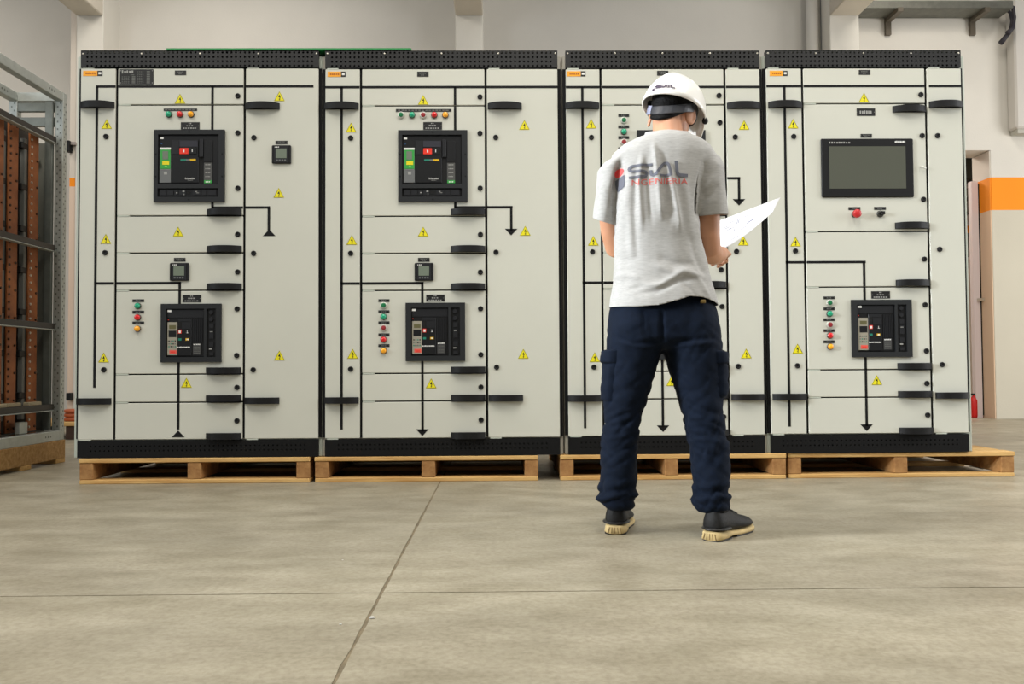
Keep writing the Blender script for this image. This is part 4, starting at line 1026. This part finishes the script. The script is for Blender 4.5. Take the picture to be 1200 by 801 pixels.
def logo_shapes(kw=1.0):
    L = {'G': [], 'R': [], 'T': []}
    c = lambda lst: [z2(*p_) for p_ in lst]
    L['G'].append(ribbon(c([(497, 288), (430, 288), (350, 291), (330, 297), (320, 312), (326, 328), (345, 334), (430, 336), (448, 341), (456, 354), (450, 369), (432, 377), (380, 380), (318, 382)]), 1.55*kw))
    L['G'].append(ribbon(c([(484, 330), (484, 355), (490, 368), (504, 372), (520, 362), (575, 290), (592, 277), (610, 277), (622, 290), (632, 330), (638, 374)]), 1.7*kw))
    L['G'].append(ribbon(c([(552, 372), (600, 372), (638, 372)]), 1.3*kw))
    L['G'].append(ribbon(c([(680, 258), (688, 345), (694, 362), (708, 370), (776, 371)]), 1.9*kw))
    lq = np.array([(226, 380), (229, 400), (234, 430), (240, 455), (247, 471)], float); rq = np.array([(288, 350), (290, 380), (290, 415), (286, 445), (262, 466)], float); ti = np.linspace(0, 4, 21)
    dn = lambda a_: [(np.interp(t_, range(5), a_[:, 0]), np.interp(t_, range(5), a_[:, 1])) for t_ in ti]
    L['G'].append(grid_quad(c(dn(lq)), c(dn(rq)), 14))
    L['R'].append(disc(z2(252, 325), 5.6, 4.2, R(-48)))
    vs, fs = text_mesh('NGENIERIA', 1.0)
    xs = [v[0] for v in vs]; ysv = [v[1] for v in vs]
    x0_, x1_ = min(xs), max(xs); h_ = max(ysv)
    pts = [(340+(v[0]-x0_)/(x1_-x0_)*435, 446-6*(v[0]-x0_)/(x1_-x0_)-v[1]/h_*46) for v in vs]
    bm_ = bmesh.new(); bv = [bm_.verts.new((p_[0], p_[1], 0)) for p_ in pts]
    for f_ in fs:
        try: bm_.faces.new([bv[i] for i in f_])
        except Exception: pass
    bmesh.ops.triangulate(bm_, faces=bm_.faces[:])
    for _ in range(3):
        es = [e_ for e_ in bm_.edges if e_.calc_length() > 9]
        if es: bmesh.ops.subdivide_edges(bm_, edges=es, cuts=1); bmesh.ops.triangulate(bm_, faces=bm_.faces[:])
    bm_.verts.index_update()
    L['T'].append(([np.array(z2(v.co.x, v.co.y)) for v in bm_.verts], [[v.index for v in f_.verts] for f_ in bm_.faces])); bm_.free()
    return L
LG = logo_shapes()
def stick(shape, conv, bvh, direction, off):
    vs, fs = shape; out = []; ok = []
    for v in vs:
        o_, dr_ = conv(v)
        h, nn, i_, d_ = bvh.ray_cast(o_, dr_)
        if h is None: out.append(o_); ok.append(False)
        else: out.append(h-dr_*off); ok.append(True)
    return out, [f_ for f_ in fs if all(ok[i] for i in f_)]
def conv_shirt(v):
    p_ = U(v[0], v[1], YP-.12); return Vector((p_.x, YP-.6, p_.z)), Vector((0, 1, 0))
LG2 = logo_shapes(1.9)
def ribs(name, key, m_, conv, bvh, parent, off=.0016, LGx=LG):
    b = MB()
    for s in LGx[key]:
        vs, fs = stick(s, conv, bvh, None, off)
        if fs: b.add(vs, fs, 0, True)
    return b.build(name, m_, parent)
ribs('printed_logo', 'G', INK, conv_shirt, shirt_bvh, shirt, .003)['label'] = 'grey SIAL lettering and mark'
ribs('printed_dot', 'R', INKR, conv_shirt, shirt_bvh, shirt)['label'] = 'red tilted dot of the logo'
ribs('printed_lettering', 'T', INKL, conv_shirt, shirt_bvh, shirt)['label'] = 'thin red lettering NGENIERIA'
# collar
cb = MB()
cc = [(P3(782, 157.5, -1.552)+Vector((math.cos(t)*.076, math.sin(t)*.063, -.012*math.sin(t)*-1))) for t in np.linspace(0, 2*math.pi, 33)]
cb.tube(cc, [(.006, .009)]*len(cc), 8); cb.build('collar', SHIRT, shirt)

# --- trousers
tb = MB()
yl, yr = -1.46, -1.565
def lerp(a, b, t): return a+(b-a)*t
left = [(345, 726, 770, .09), (360, 717, 777, .12), (380, 712.5, 778, .132), (400, 712, 777, .128), (415, 711, 773.5, .118), (440, 709, 766, .105), (460, 709, 760, .098), (480, 708, 754, .092), (500, 707, 749.5, .088), (520, 705.5, 747.5, .086), (540, 704.5, 747, .086), (556, 704, 746.5, .084), (570, 702, 746.5, .084), (579, 699.5, 746, .084), (584, 700, 745.5, .082), (590, 705, 743.5, .072), (595, 712, 740, .055)]
right = [(345, 780, 826, .09), (360, 775, 835.5, .12), (380, 774, 842, .132), (400, 776, 844.5, .128), (415, 779, 846, .118), (440, 786, 847, .105), (460, 793, 847.5, .098), (480, 799, 846.5, .092), (500, 803, 849, .089), (520, 807, 853, .088), (540, 809.5, 855, .087), (556, 812, 854.5, .085), (570, 813, 853, .084), (580, 812, 854, .085), (588, 811.5, 854.5, .083), (594, 814, 853, .074), (599, 820, 850, .058)]
rows_loft(tb, [(345, 724, 828, .108, -1.525), (357, 716.5, 836.5, .122, -1.525), (364, 714, 839, .130, -1.525), (380, 712.5, 842, .134, -1.525), (396, 712, 844.5, .128, -1.525), (403, 716, 840, .112, -1.525), (409, 735, 822, .07, -1.525)], 44, 2.3)
for rows, yf in ((left, yl), (right, yr)):
    rows_loft(tb, [(y, l, r_, hd, lerp(-1.525, yf, min(1, max(0, (y-400)/190)))) for (y, l, r_, hd) in rows], 36, 2.15)
tm = remesh(tb, .0075, 'trousers', 5)
co = getco(tm); no = getno(tm); q = prj(co)
def sst(a, b, x): t = np.clip((x-a)/(b-a), 0, 1); return t*t*(3-2*t)
isr = q[:, 0] > 776
dsp = np.zeros(len(co))
for k, c in enumerate(co):
    y = q[k, 1]
    sg = 1 if isr[k] else -1
    n1 = noise.noise((c[0]*6, c[1]*8, c[2]*21+sg*c[0]*12)); n2 = noise.noise((c[0]*9+7, c[1]*9, c[2]*15-sg*c[0]*16+5))
    n3 = noise.noise((c[0]*5, c[1]*5, c[2]*9+2))
    n1 = .55-1.5*min(1, abs(n1)*4)**.6 + .9; n1 = -n1*.55; n2 = -(.5-min(1, abs(n2)*4)**.7)*.7
    a1 = .0060+.008*math.exp(-((y-505)/32)**2)+.009*math.exp(-((y-582)/16)**2)
    dsp[k] = a1*(n1*.8+n2*.7+n3*.6)
# horizontal bunching near the cuffs
dsp += .006*np.cos((q[:, 1]-578)/7.5*math.pi+q[:, 0]*.05)*np.exp(-((q[:, 1]-580)/14)**2)
dsp *= .12+.88*sst(360, 395, q[:, 1])
co += no*dsp[:, None]; setco(tm, co)
fold(tm, [([(722, 395), (745, 402), (770, 400)], 2.5, -.006), ([(785, 402), (810, 398), (840, 395)], 2.5, -.006), ([(725, 399), (745, 406), (768, 405)], 2.5, .005), ([(785, 406), (812, 403), (838, 401)], 2.5, .005),
          ([(754, 362), (754, 380), (757, 396)], 1.6, -.004), ([(776, 360), (776, 385), (776, 405)], 2.2, -.010), ([(715, 488), (728, 482), (745, 478)], 2.2, .005), ([(714, 500), (728, 497), (744, 492)], 2, -.005), ([(712, 514), (728, 512), (742, 506)], 2.2, .005),
          ([(806, 490), (825, 488), (842, 494)], 2.2, .005), ([(808, 502), (826, 500), (846, 506)], 2, -.005), ([(810, 515), (828, 514), (848, 518)], 2.2, .005), ([(830, 520), (838, 545), (848, 560)], 2.5, -.004)])
tro_bvh = BVHTree.FromPolygons([v.co[:] for v in tm.vertices], [p.vertices[:] for p in tm.polygons])
trousers = place(tm, 'trousers', TROU, person); trousers['label'] = 'navy cargo work trousers bunched at the ankles'
# cargo pockets on the outer thighs, wrapped round the cloth
def wrap_patch(name, yA, yB, angs, thick, side, mt):
    """grid over height (photo rows) and angle about the leg axis, pushed out from the cloth"""
    rows = left if side < 0 else right; ny, na = 14, 14; outer = []
    for i in range(ny+1):
        y = lerp(yA, yB, i/ny)
        l = np.interp(y, [r_[0] for r_ in rows], [r_[1] for r_ in rows]); rr_ = np.interp(y, [r_[0] for r_ in rows], [r_[2] for r_ in rows])
        yc = lerp(-1.525, yl if side < 0 else yr, min(1, max(0, (y-400)/190)))
        c = U((l+rr_)/2, y, yc)
        for j in range(na+1):
            an = R(lerp(angs[0], angs[1], j/na)); d_ = Vector((side*math.cos(an), math.sin(an), 0))
            h, nn, _, _ = tro_bvh.ray_cast(c+d_*.5, -d_)
            h = h or c+d_*.1
            e = min(i, ny-i, j, na-j)/3.0; e = min(1, e); prof_ = math.sqrt(max(0, 1-(1-e)**2))
            outer.append(h+d_*(thick*prof_ - .002 + .001))
    b = MB(); n = na+1
    b.add(outer, [(i*n+j, i*n+j+1, (i+1)*n+j+1, (i+1)*n+j) for i in range(ny) for j in range(na)], 0, True)
    o = b.build(name, mt, trousers); return o
wrap_patch('cargo_pocket', 421, 466, (-58, 42), .016, 1, TROU); wrap_patch('pocket_flap', 411, 427, (-62, 45), .022, 1, TROU)
wrap_patch('cargo_pocket', 423, 470, (-48, 50), .016, -1, TROU); wrap_patch('pocket_flap', 409, 426, (-50, 52), .022, -1, TROU)
p_ = U(824.5, 352, YP-.125); MB().box(p_.x-.008, p_.x+.010, p_.y+.008, p_.y+.02, p_.z-.008, p_.z+.004, b=.002).build('belt_tag', mat('mustard_tag', (110, 88, 34), .7), trousers)

# --- head frame
HC = U(788.5, 127.5, -1.475)
hy, hp, hr = R(33), R(17), R(7)
Fv = Vector((math.sin(hy)*math.cos(hp), math.cos(hy)*math.cos(hp), -math.sin(hp)))
Rv = Vector((math.cos(hy), -math.sin(hy), 0)); Uv = Rv.cross(Fv)
Rv, Uv = Rv*math.cos(hr)-Uv*math.sin(hr), Uv*math.cos(hr)+Rv*math.sin(hr)
HM = Matrix((Rv, Fv, Uv)).transposed()
def H(x, y, z): return HC+HM@Vector((x, y, z))
# --- body: one continuous surface
bb_ = MB()
bb_.ellipsoid(H(0, 0, .012), (.074, .094, .088), HM, 0, 24, 16)
bb_.ellipsoid(H(0, .036, -.055), (.058, .058, .070), HM, 0, 20, 12)
bb_.ellipsoid(H(0, .068, -.105), (.030, .024, .022), HM, 0, 14, 8)
bb_.ellipsoid(H(0, .088, .022), (.045, .014, .014), HM, 0, 14, 8)
bb_.tube([H(0, .090, .005), H(0, .106, -.022), H(0, .113, -.042), H(0, .098, -.05)], [.009, .011, .015, .010], 12)
bb_.ellipsoid(H(0, .093, -.074), (.023, .010, .006), HM, 0, 12, 6); bb_.ellipsoid(H(0, .091, -.083), (.020, .010, .006), HM, 0, 12, 6)
for s in (-1, 1):
    bb_.ellipsoid(H(s*.034, .078, .002), (.015, .011, .009), HM, 0, 12, 8)
    ER = HM@Matrix.Rotation(s*R(-24), 3, 'Z')
    ce = H(s*.080, -.006, -.036)
    loop = [ce+ER@Vector((s*.004*math.cos(t), .019*math.cos(t)-.004*math.sin(t), .031*math.sin(t))) for t in np.linspace(0, 2*math.pi, 19)]
    bb_.tube(loop, .0052, 8); bb_.ellipsoid(ce, (.0055, .017, .028), ER, 0, 14, 10); bb_.ellipsoid(ce+ER@Vector((0, .004, -.026)), (.006, .010, .010), ER, 0, 10, 6)
nb0, nb1 = U(783, 172, -1.55), H(0, -.03, -.05)
bb_.tube([nb0, nb0.lerp(nb1, .35), nb0.lerp(nb1, .7), nb1], [(.064, .060), (.056, .055), (.051, .053), (.050, .053)], 24)
rows_loft(bb_, [(162, 762, 803, .05, -1.553), (172, 740, 822, .07, -1.551), (186, 722, 832, .09, -1.546), (225, 724, 815, .105, -1.537), (285, 727, 812, .10, -1.532), (330, 728, 824, .105, -1.53), (360, 724, 829, .108, -1.525), (385, 724, 832, .10, -1.525), (398, 740, 815, .06, -1.525)], 30, 2.2)
for rows, yf in ((left, yl), (right, yr)):
    rows_loft(bb_, [(y, (l+r_)/2-(r_-l)*.33, (l+r_)/2+(r_-l)*.33, hd*.66, lerp(-1.525, yf, min(1, max(0, (y-400)/190)))) for (y, l, r_, hd) in rows if y >= 380], 20, 2.0)
# right arm: shoulder, elbow, wrist
shR, elR, wrR = P3(828, 192, -1.545), P3(829, 286, -1.515), P3(846, 297, -1.30)
bb_.tube([P3(824, 200, -1.545), P3(829, 225, -1.54), P3(829, 255, -1.53), P3(829.5, 275, -1.518), P3(831, 291, -1.495), P3(834, 297, -1.44), P3(839.5, 298.5, -1.39), P3(843.5, 298, -1.335), wrR], [.040, .043, (.041, .045), (.040, .043), (.043, .042), (.042, .041), .038, .030, (.026, .029)], 18)
# left arm
shL, elL, wrL = P3(724, 194, -1.54), P3(722, 284, -1.46), Vector((.50, -1.235, 1.06))
bb_.tube([P3(729, 202, -1.54), P3(718, 224, -1.53), P3(713.5, 250, -1.505), P3(716.5, 272, -1.48), P3(722, 290, -1.45), elL.lerp(wrL, .35)+Vector((0, 0, -.01)), elL.lerp(wrL, .7), wrL], [.036, .036, .038, .039, .041, .040, .034, .027], 18)
# hands: palm and five fingers each; ax = toward fingertips, sd = toward thumb, up = back of hand
def hand(w0, ax, up, flip, curls, gripdir=None):
    ax = Vector(ax).normalized(); up = Vector(up); up = (up-ax*up.dot(ax)).normalized(); sd = ax.cross(up)*flip
    M = Matrix((sd, ax, up)).transposed()
    T = lambda x, y, z: w0+M@Vector((x, y, z))
    bb_.tube([T(0, -.02, 0), T(0, .012, .001), T(.001, .045, .002), T(.001, .078, .003)], [(.026, .021), (.031, .018), (.039, .016), (.040, .013)], 16)
    # orient the elliptical palm: add knuckle bulges
    for k, (x, L, c) in enumerate(((.030, .078, curls[0]), (.0105, .086, curls[1]), (-.0095, .080, curls[2]), (-.0285, .064, curls[3]))):
        p_ = Vector((x, .076-(.006 if k == 3 else 0), .003)); a_ = R(14); pts = [p_+Vector((0, -.03, 0)), p_]; rd = [.0085, .0098]
        for seg, fr_, cc_ in ((0, .46, c), (1, .31, c*1.15), (2, .23, c*.75)):
            a_ += R(cc_); p_ = p_+Vector((x*.05, math.cos(a_), -math.sin(a_)))*L*fr_
            pts.append(p_); rd.append(.0088-.0008*seg)
        bb_.tube([T(*v) for v in pts], rd, 12)
        bb_.ellipsoid(T(*pts[-1]), (.0074,)*3, None, 0, 10, 6); bb_.ellipsoid(T(*pts[1]), (.0112,)*3, None, 0, 10, 6)
    th = [(.020, .008, -.004), (.038, .030, -.014), (.047, .056, -.022), (.043, .080, -.028)]
    bb_.tube([T(*v) for v in th], [.015, .0125, .0112, .0092], 12); bb_.ellipsoid(T(*th[-1]), (.0088,)*3, None, 0, 10, 6)
    return T
TR = hand(wrR, Vector((.20, .95, .02)), Vector((.78, -.10, .55)), -1, (46, 52, 58, 62))
TL = hand(wrL, Vector((.50, .75, .10)), Vector((-.75, .25, .45)), 1, (40, 44, 48, 50))
bmsh = remesh(bb_, .0042, 'body', 3)
body = place(bmsh, 'body', SKIN, person)
for s in (-1, 1):
    e = MB(); e.ellipsoid(H(s*.034, .0835, .002), (.0105, .0085, .008), HM, 0, 12, 8); e.build('eye', mat('eye_white', (232, 228, 222), .2), body)
# hair
hm_ = MB(); vs = []; nu, nv = 40, 18
def hair_pt(th, ph):
    d_ = Vector((math.sin(ph)*math.sin(th), -math.sin(ph)*math.cos(th), math.cos(ph)))
    return Vector((d_.x*.0805, d_.y*.102+.001, d_.z*.096+.012))
rs = []
for j in range(nv+1):
    row = []
    for i in range(nu):
        th = 2*math.pi*i/nu; back = math.cos(th)         # th=0 is the nape
        lim = 1.52+1.12*max(0, back)**.6-.25*max(0, -back)
        ph = .02+(lim-.02)*j/nv; hp_ = hair_pt(th, ph)
        if ph > 1.5 and back > 0:
            k_ = max(math.sin(ph), .88+.05*back)/max(1e-3, math.sin(ph)); hp_ = Vector((hp_.x*k_*(.98-.05*(ph-1.5)), hp_.y*k_, hp_.z-.026*max(0, (ph-2.0)/.6)*back))
        row.append(H(*hp_))
    rs.append(row)
inner = [[(Vector(v)-HC)*.93+HC for v in row] for row in rs[::-1]]
hm_.rings(rs+inner); hair = hm_.build('hair', HAIR, person); hair['label'] = 'short black hair'

# --- helmet
HW = mat('helmet_white', (240, 238, 232), .28, coat=.3)
hl = MB(); nu, nv = 56, 16; A_, B_, Cc = .139, .112, .122
he0 = Vector((0, .012, .002))
def rim(th):    # th=0 is front
    pk = max(0, math.cos(th)); p3 = pk**3
    return 1.0+.34*pk**6+.06*abs(math.sin(th))**4*0, -.006-.034*p3-.010*max(0, -math.cos(th))**2
outer = []
for j in range(nv+1):
    row = []
    for i in range(nu):
        th = 2*math.pi*i/nu; t = j/nv; ph = t*math.pi/2
        sx, dz = rim(th)
        r_ = math.sin(ph)**.92; flare = t**7
        k = r_*(1+(sx-1)*flare)*(1+.035*flare)
        z = Cc*math.cos(ph)**.95+dz*t**3
        crest = .007*math.exp(-((math.sin(th)*r_)/.30)**2)*(1-t**3)*min(1, 1) if j else .007
        row.append(he0+Vector((B_*k*math.sin(th), A_*k*math.cos(th), z+crest)))
    outer.append(row)
innr = [[Vector((v.x*.965, (v.y-.012)*.968+.012, v.z-.0035*(1-0)-.001*(1-j/nv))) for v in row] for j, row in enumerate(outer)]
hl.rings([[H(*v) for v in row] for row in outer]+[[H(*v) for v in row] for row in innr[::-1]])
helmet = hl.build('helmet', HW, person); helmet['label'] = 'white safety helmet with small dark logo at the back'
hel_bvh = BVHTree.FromPolygons([tuple(v) for v in hl.v], hl.f)
hb = MB(); lo_ = []; ring1 = []
ringso = []
for i in range(48):
    th = 2*math.pi*i/48; bk = max(0, -math.cos(th))
    r0 = Vector(((.0865-.006*bk)*math.sin(th), .0015+(.1075-.012*bk)*math.cos(th), -.002-.060*bk))
    ringso.append([r0+Vector((0, 0, .017)), r0+Vector((.003*math.sin(th), .003*math.cos(th), .015)), r0+Vector((.003*math.sin(th), .003*math.cos(th), -.015)), r0+Vector((0, 0, -.017))])
vs = [H(*v) for q_ in ringso for v in q_]; fs = []
for i in range(48):
    j = (i+1) % 48
    for k in range(4): fs.append((4*i+k, 4*i+(k+1) % 4, 4*j+(k+1) % 4, 4*j+k))
hb.add(vs, fs, 0, False); band = hb.build('head_band', mat('band_charcoal', (46, 48, 54), .4), helmet)
bk_ = MB()
for i in range(26, 31):
    pass
ths = [2*math.pi*(i/48) for i in np.linspace(27.6, 31.2, 8)]
vs = []
for th in ths:
    for (dr, dz) in ((.0045, .0185), (.0045, -.0185)): bq = max(0, -math.cos(th)); vs.append(H((.0865-.006*bq+dr)*math.sin(th), .0015+(.1075-.012*bq+dr)*math.cos(th), -.002-.060*bq+dz))
n = len(ths); fs = [(2*i, 2*i+1, 2*i+3, 2*i+2) for i in range(n-1)]
vs2 = [Vector(v)+(HC-Vector(v)).normalized()*.004 for v in vs]
bk_.add(vs+vs2, fs+[(f_[3]+2*n, f_[2]+2*n, f_[1]+2*n, f_[0]+2*n) for f_ in fs]+[(2*i, 2*i+2, 2*i+2+2*n, 2*i+2*n) for i in range(n-1)]+[(2*i+1, 2*i+1+2*n, 2*i+3+2*n, 2*i+3) for i in range(n-1)]+[(0, 2*n, 2*n+1, 1), (2*n-2, 2*n-1, 4*n-1, 4*n-2)])
bk_.build('band_highlight', mat('highlight_blue_grey', (128, 134, 160), .35), helmet)  # paler bluish patch stands in for a highlight on the band
# side slot clip at the right of the brim and suspension straps
sc = MB(); c_ = he0+Vector((B_*1.02*math.sin(R(62)), A_*1.02*math.cos(R(62)), -.012)); c_ = H(*c_)
sc.ellipsoid(c_, (.011, .014, .013), HM, 0, 10, 8); sc.build('visor_clip', BLACKP, helmet)
for th in (R(205), R(155), R(100), R(260)):
    st_ = MB(); p0_ = H(.088*math.sin(th), .0015+.109*math.cos(th), 0); p1_ = H(.100*math.sin(th), .012+.124*math.cos(th), .035)
    st_.tube([p0_, p0_.lerp(p1_, .5), p1_], [(.009, .002)]*3, 8); st_.build('suspension_strap', mat('strap_black', (18, 18, 20), .6), helmet)
# helmet logo, projected along the viewing side of the shell
def conv_helmet(v):
    u_ = (v[0]-723)/83.0; w_ = (v[1]-188)/32.0
    q_ = U(763.5+u_*27.5, 99.5+w_*6.5-2.0*math.sin(u_*math.pi)+1.5*(1-u_), -1.6)
    dr_ = (q_-CAMP).normalized(); return CAMP+dr_*2.2, dr_
ribs('helmet_logo', 'G', mat('helmet_ink', (70, 58, 76), .6), conv_helmet, hel_bvh, helmet, .0035, LG2)

# --- shoes
LEATH = mat('shoe_black_leather', (20, 19, 18), .62, spec=.3, bump=.15, bscale=120); SOLE = mat('shoe_sole_tan', (196, 172, 120), .75, var=.1, scale=30); SHK = mat('shoe_trim_dark', (30, 29, 28), .4)
def shoe(heel, ang, label):
    d_ = Vector((math.sin(ang), math.cos(ang), 0)); s_ = Vector((math.cos(ang), -math.sin(ang), 0))
    T = lambda x, y, z: heel+s_*x+d_*y+Vector((0, 0, z))
    up = MB(); rs = []
    #  y along foot, half width, top z, bottom z
    prof_ = [(.002, .026, .100, .030), (.010, .035, .112, .028), (.03, .040, .116, .026), (.06, .041, .108, .024), (.09, .040, .104, .022), (.125, .041, .094, .02), (.16, .046, .080, .02), (.20, .050, .068, .02), (.235, .049, .06, .02), (.262, .041, .052, .02), (.280, .026, .043, .022), (.286, .012, .034, .025)]
    for (y, hw_, zt_, zb_) in prof_:
        row = []
        for i in range(24):
            t = 2*math.pi*i/24; c, s = math.cos(t), math.sin(t)
            zz = zb_+(zt_-zb_)*(.5+.5*math.copysign(abs(s)**.75, s)); tw = 1-.34*max(0, (zz-zb_)/(zt_-zb_)-.35)/.65
            row.append(T(hw_*tw*math.copysign(abs(c)**.7, c), y+(.010*(1-(zz-.03)/.08) if y < .05 else 0)*-.6, zz))
        rs.append(row)
    up.rings(rs); o = up.build('shoe', LEATH, person); o['label'] = label
    so2 = MB(); rs = []
    for (y, hw_, z1) in ((-.012, .020, .030), (-.008, .034, .034), (.01, .042, .036), (.05, .0435, .034), (.09, .042, .026), (.14, .044, .022), (.19, .052, .022), (.235, .052, .024), (.268, .043, .026), (.288, .027, .028), (.294, .012, .028)):
        z0 = .003 if (y < .08 or y > .12) else .008
        row = []
        for i in range(20):
            t = 2*math.pi*i/20; c, s = math.cos(t), math.sin(t)
            row.append(T((hw_-.004*(s > 0))*math.copysign(abs(c)**.6, c), y, z0+(z1-z0)*(.5+.5*math.copysign(abs(s)**.4, s))))
        rs.append(row)
    so2.rings(rs); so2.build('sole', SOLE, o)
    ou = MB(); ou.rings([[T(x*hw_, y, z) for x, z in ((-1, .0), (1, .0), (1, .006), (-1, .006))] for (y, hw_) in ((-.006, .026), (.01, .039), (.06, .040), (.09, .038))], smooth=False)
    ou.rings([[T(x*hw_, y, z) for x, z in ((-1, .0), (1, .0), (1, .006), (-1, .006))] for (y, hw_) in ((.125, .040), (.19, .049), (.24, .048), (.28, .028))], smooth=False); ou.build('outsole', SHK, o)
    tg = MB()
    for x in (-.026, -.013, 0, .013, .026): tg.box(x-.0012, x+.0012, -.0006, .0006, 0, 1)
    gv = MB()
    for x in (-.024, -.012, 0, .012, .024):
        yb = -.0125; gv.add([T(x-.0012, yb-.0008, .006), T(x+.0012, yb-.0008, .006), T(x*.8+.0012, yb-.0002, .027), T(x*.8-.0012, yb-.0002, .027), T(x-.0012, yb+.004, .006), T(x+.0012, yb+.004, .006), T(x*.8+.0012, yb+.004, .027), T(x*.8-.0012, yb+.004, .027)], [(0, 1, 2, 3), (4, 7, 6, 5), (0, 3, 7, 4), (1, 5, 6, 2), (3, 2, 6, 7), (0, 4, 5, 1)])
    gv.build('heel_grooves', mat('groove_brown', (120, 98, 58), .8), o)
    tr_ = MB(); tr_.tube([T(.041*math.cos(t), .045-.052*math.sin(t), .041) for t in np.linspace(-.4, math.pi+.4, 18)], [(.010, .005)]*18, 8); tr_.build('foxing_band', SHK, o)
    cl = MB(); cl.tube([T(.030*math.cos(t), .045-.042*math.sin(t), .112-.010*math.cos(2*t)) for t in np.linspace(0, 2*math.pi, 25)], [.0075]*25, 8); cl.build('padded_collar', LEATH, o)
    lc = MB()
    for k in range(4): lc.tube([T(-.020, .115+.018*k, .096-.007*k), T(0, .118+.018*k, .103-.008*k), T(.020, .115+.018*k, .096-.007*k)], .003, 6)
    lc.build('laces', SHK, o)
    return o
hL = FL(721.5, 626.5)+Vector((0, .012, 0)); hR = FL(830.5, 634.5)+Vector((.012, .012, 0))
shoe(hL, R(14), 'black work shoe with tan sole, toe pointing away'); shoe(hR, R(40), 'black work shoe with tan sole, toe turned out to the right')

# --- sheet of paper held in front
PAPER = mat('white_paper', (208, 208, 210), .7)
q00, q10, q11, q01 = U(806, 312, -1.20), U(906, 247.5, -1.10), U(914.5, 230, -.97), U(800, 271, -1.06)
nx_, ny_ = 26, 10; top = []; nrm_ = (q10-q00).cross(q01-q00).normalized()
def sheet(u_, v_):
    p_ = q00*(1-u_)*(1-v_)+q10*u_*(1-v_)+q11*u_*v_+q01*(1-u_)*v_
    return p_ + Vector((0, 0, -1))*(.016*math.sin(u_*math.pi)*(1-v_)**1.2) + nrm_*(-.012*math.sin(u_*math.pi*.9)) + Vector((0, 0, .002*math.sin(u_*7+v_*3)))
b = MB(); T_ = [[sheet(i/nx_, j/ny_) for i in range(nx_+1)] for j in range(ny_+1)]
up_ = [p_ for row in T_ for p_ in row]; dn_ = [p_-nrm_*.0004 for p_ in up_]; n = nx_+1; N_ = len(up_)
fs = [(j*n+i, j*n+i+1, (j+1)*n+i+1, (j+1)*n+i) for j in range(ny_) for i in range(nx_)]
bd = [i for i in range(n)]+[j*n+nx_ for j in range(1, ny_+1)]+[ny_*n+i for i in range(nx_-1, -1, -1)]+[j*n for j in range(ny_-1, 0, -1)]
fs2 = [tuple(i+N_ for i in f_[::-1]) for f_ in fs]+[(bd[k], bd[(k+1) % len(bd)], bd[(k+1) % len(bd)]+N_, bd[k]+N_) for k in range(len(bd))]
b.add(up_+dn_, fs+fs2, 0, True)
paper = tag(b.build('paper_sheet', PAPER), 'white sheet with a faint drawing held open by the person', 'paper')
ln = MB(); rl = random.Random(3)
for k in range(16):
    u0 = rl.uniform(.40, .72); v0 = rl.uniform(.15, .8)
    if k % 3: pts = [(u0, v0), (u0+rl.uniform(.03, .09), v0)]
    else: pts = [(u0, v0), (u0+.01, v0+rl.uniform(.05, .18))]
    for sgn in (1, -1):
        a_, c_ = sheet(*pts[0]), sheet(*pts[1]); o_ = nrm_*(.0004 if sgn > 0 else -.0009)
        w_ = nrm_.cross(c_-a_).normalized()*.0010
        ln.add([a_+o_+w_, a_+o_-w_, c_+o_-w_, c_+o_+w_], [(0, 1, 2, 3)])
ln.build('drawing_lines', mat('pencil_blue_grey', (104, 112, 140), .8), paper)
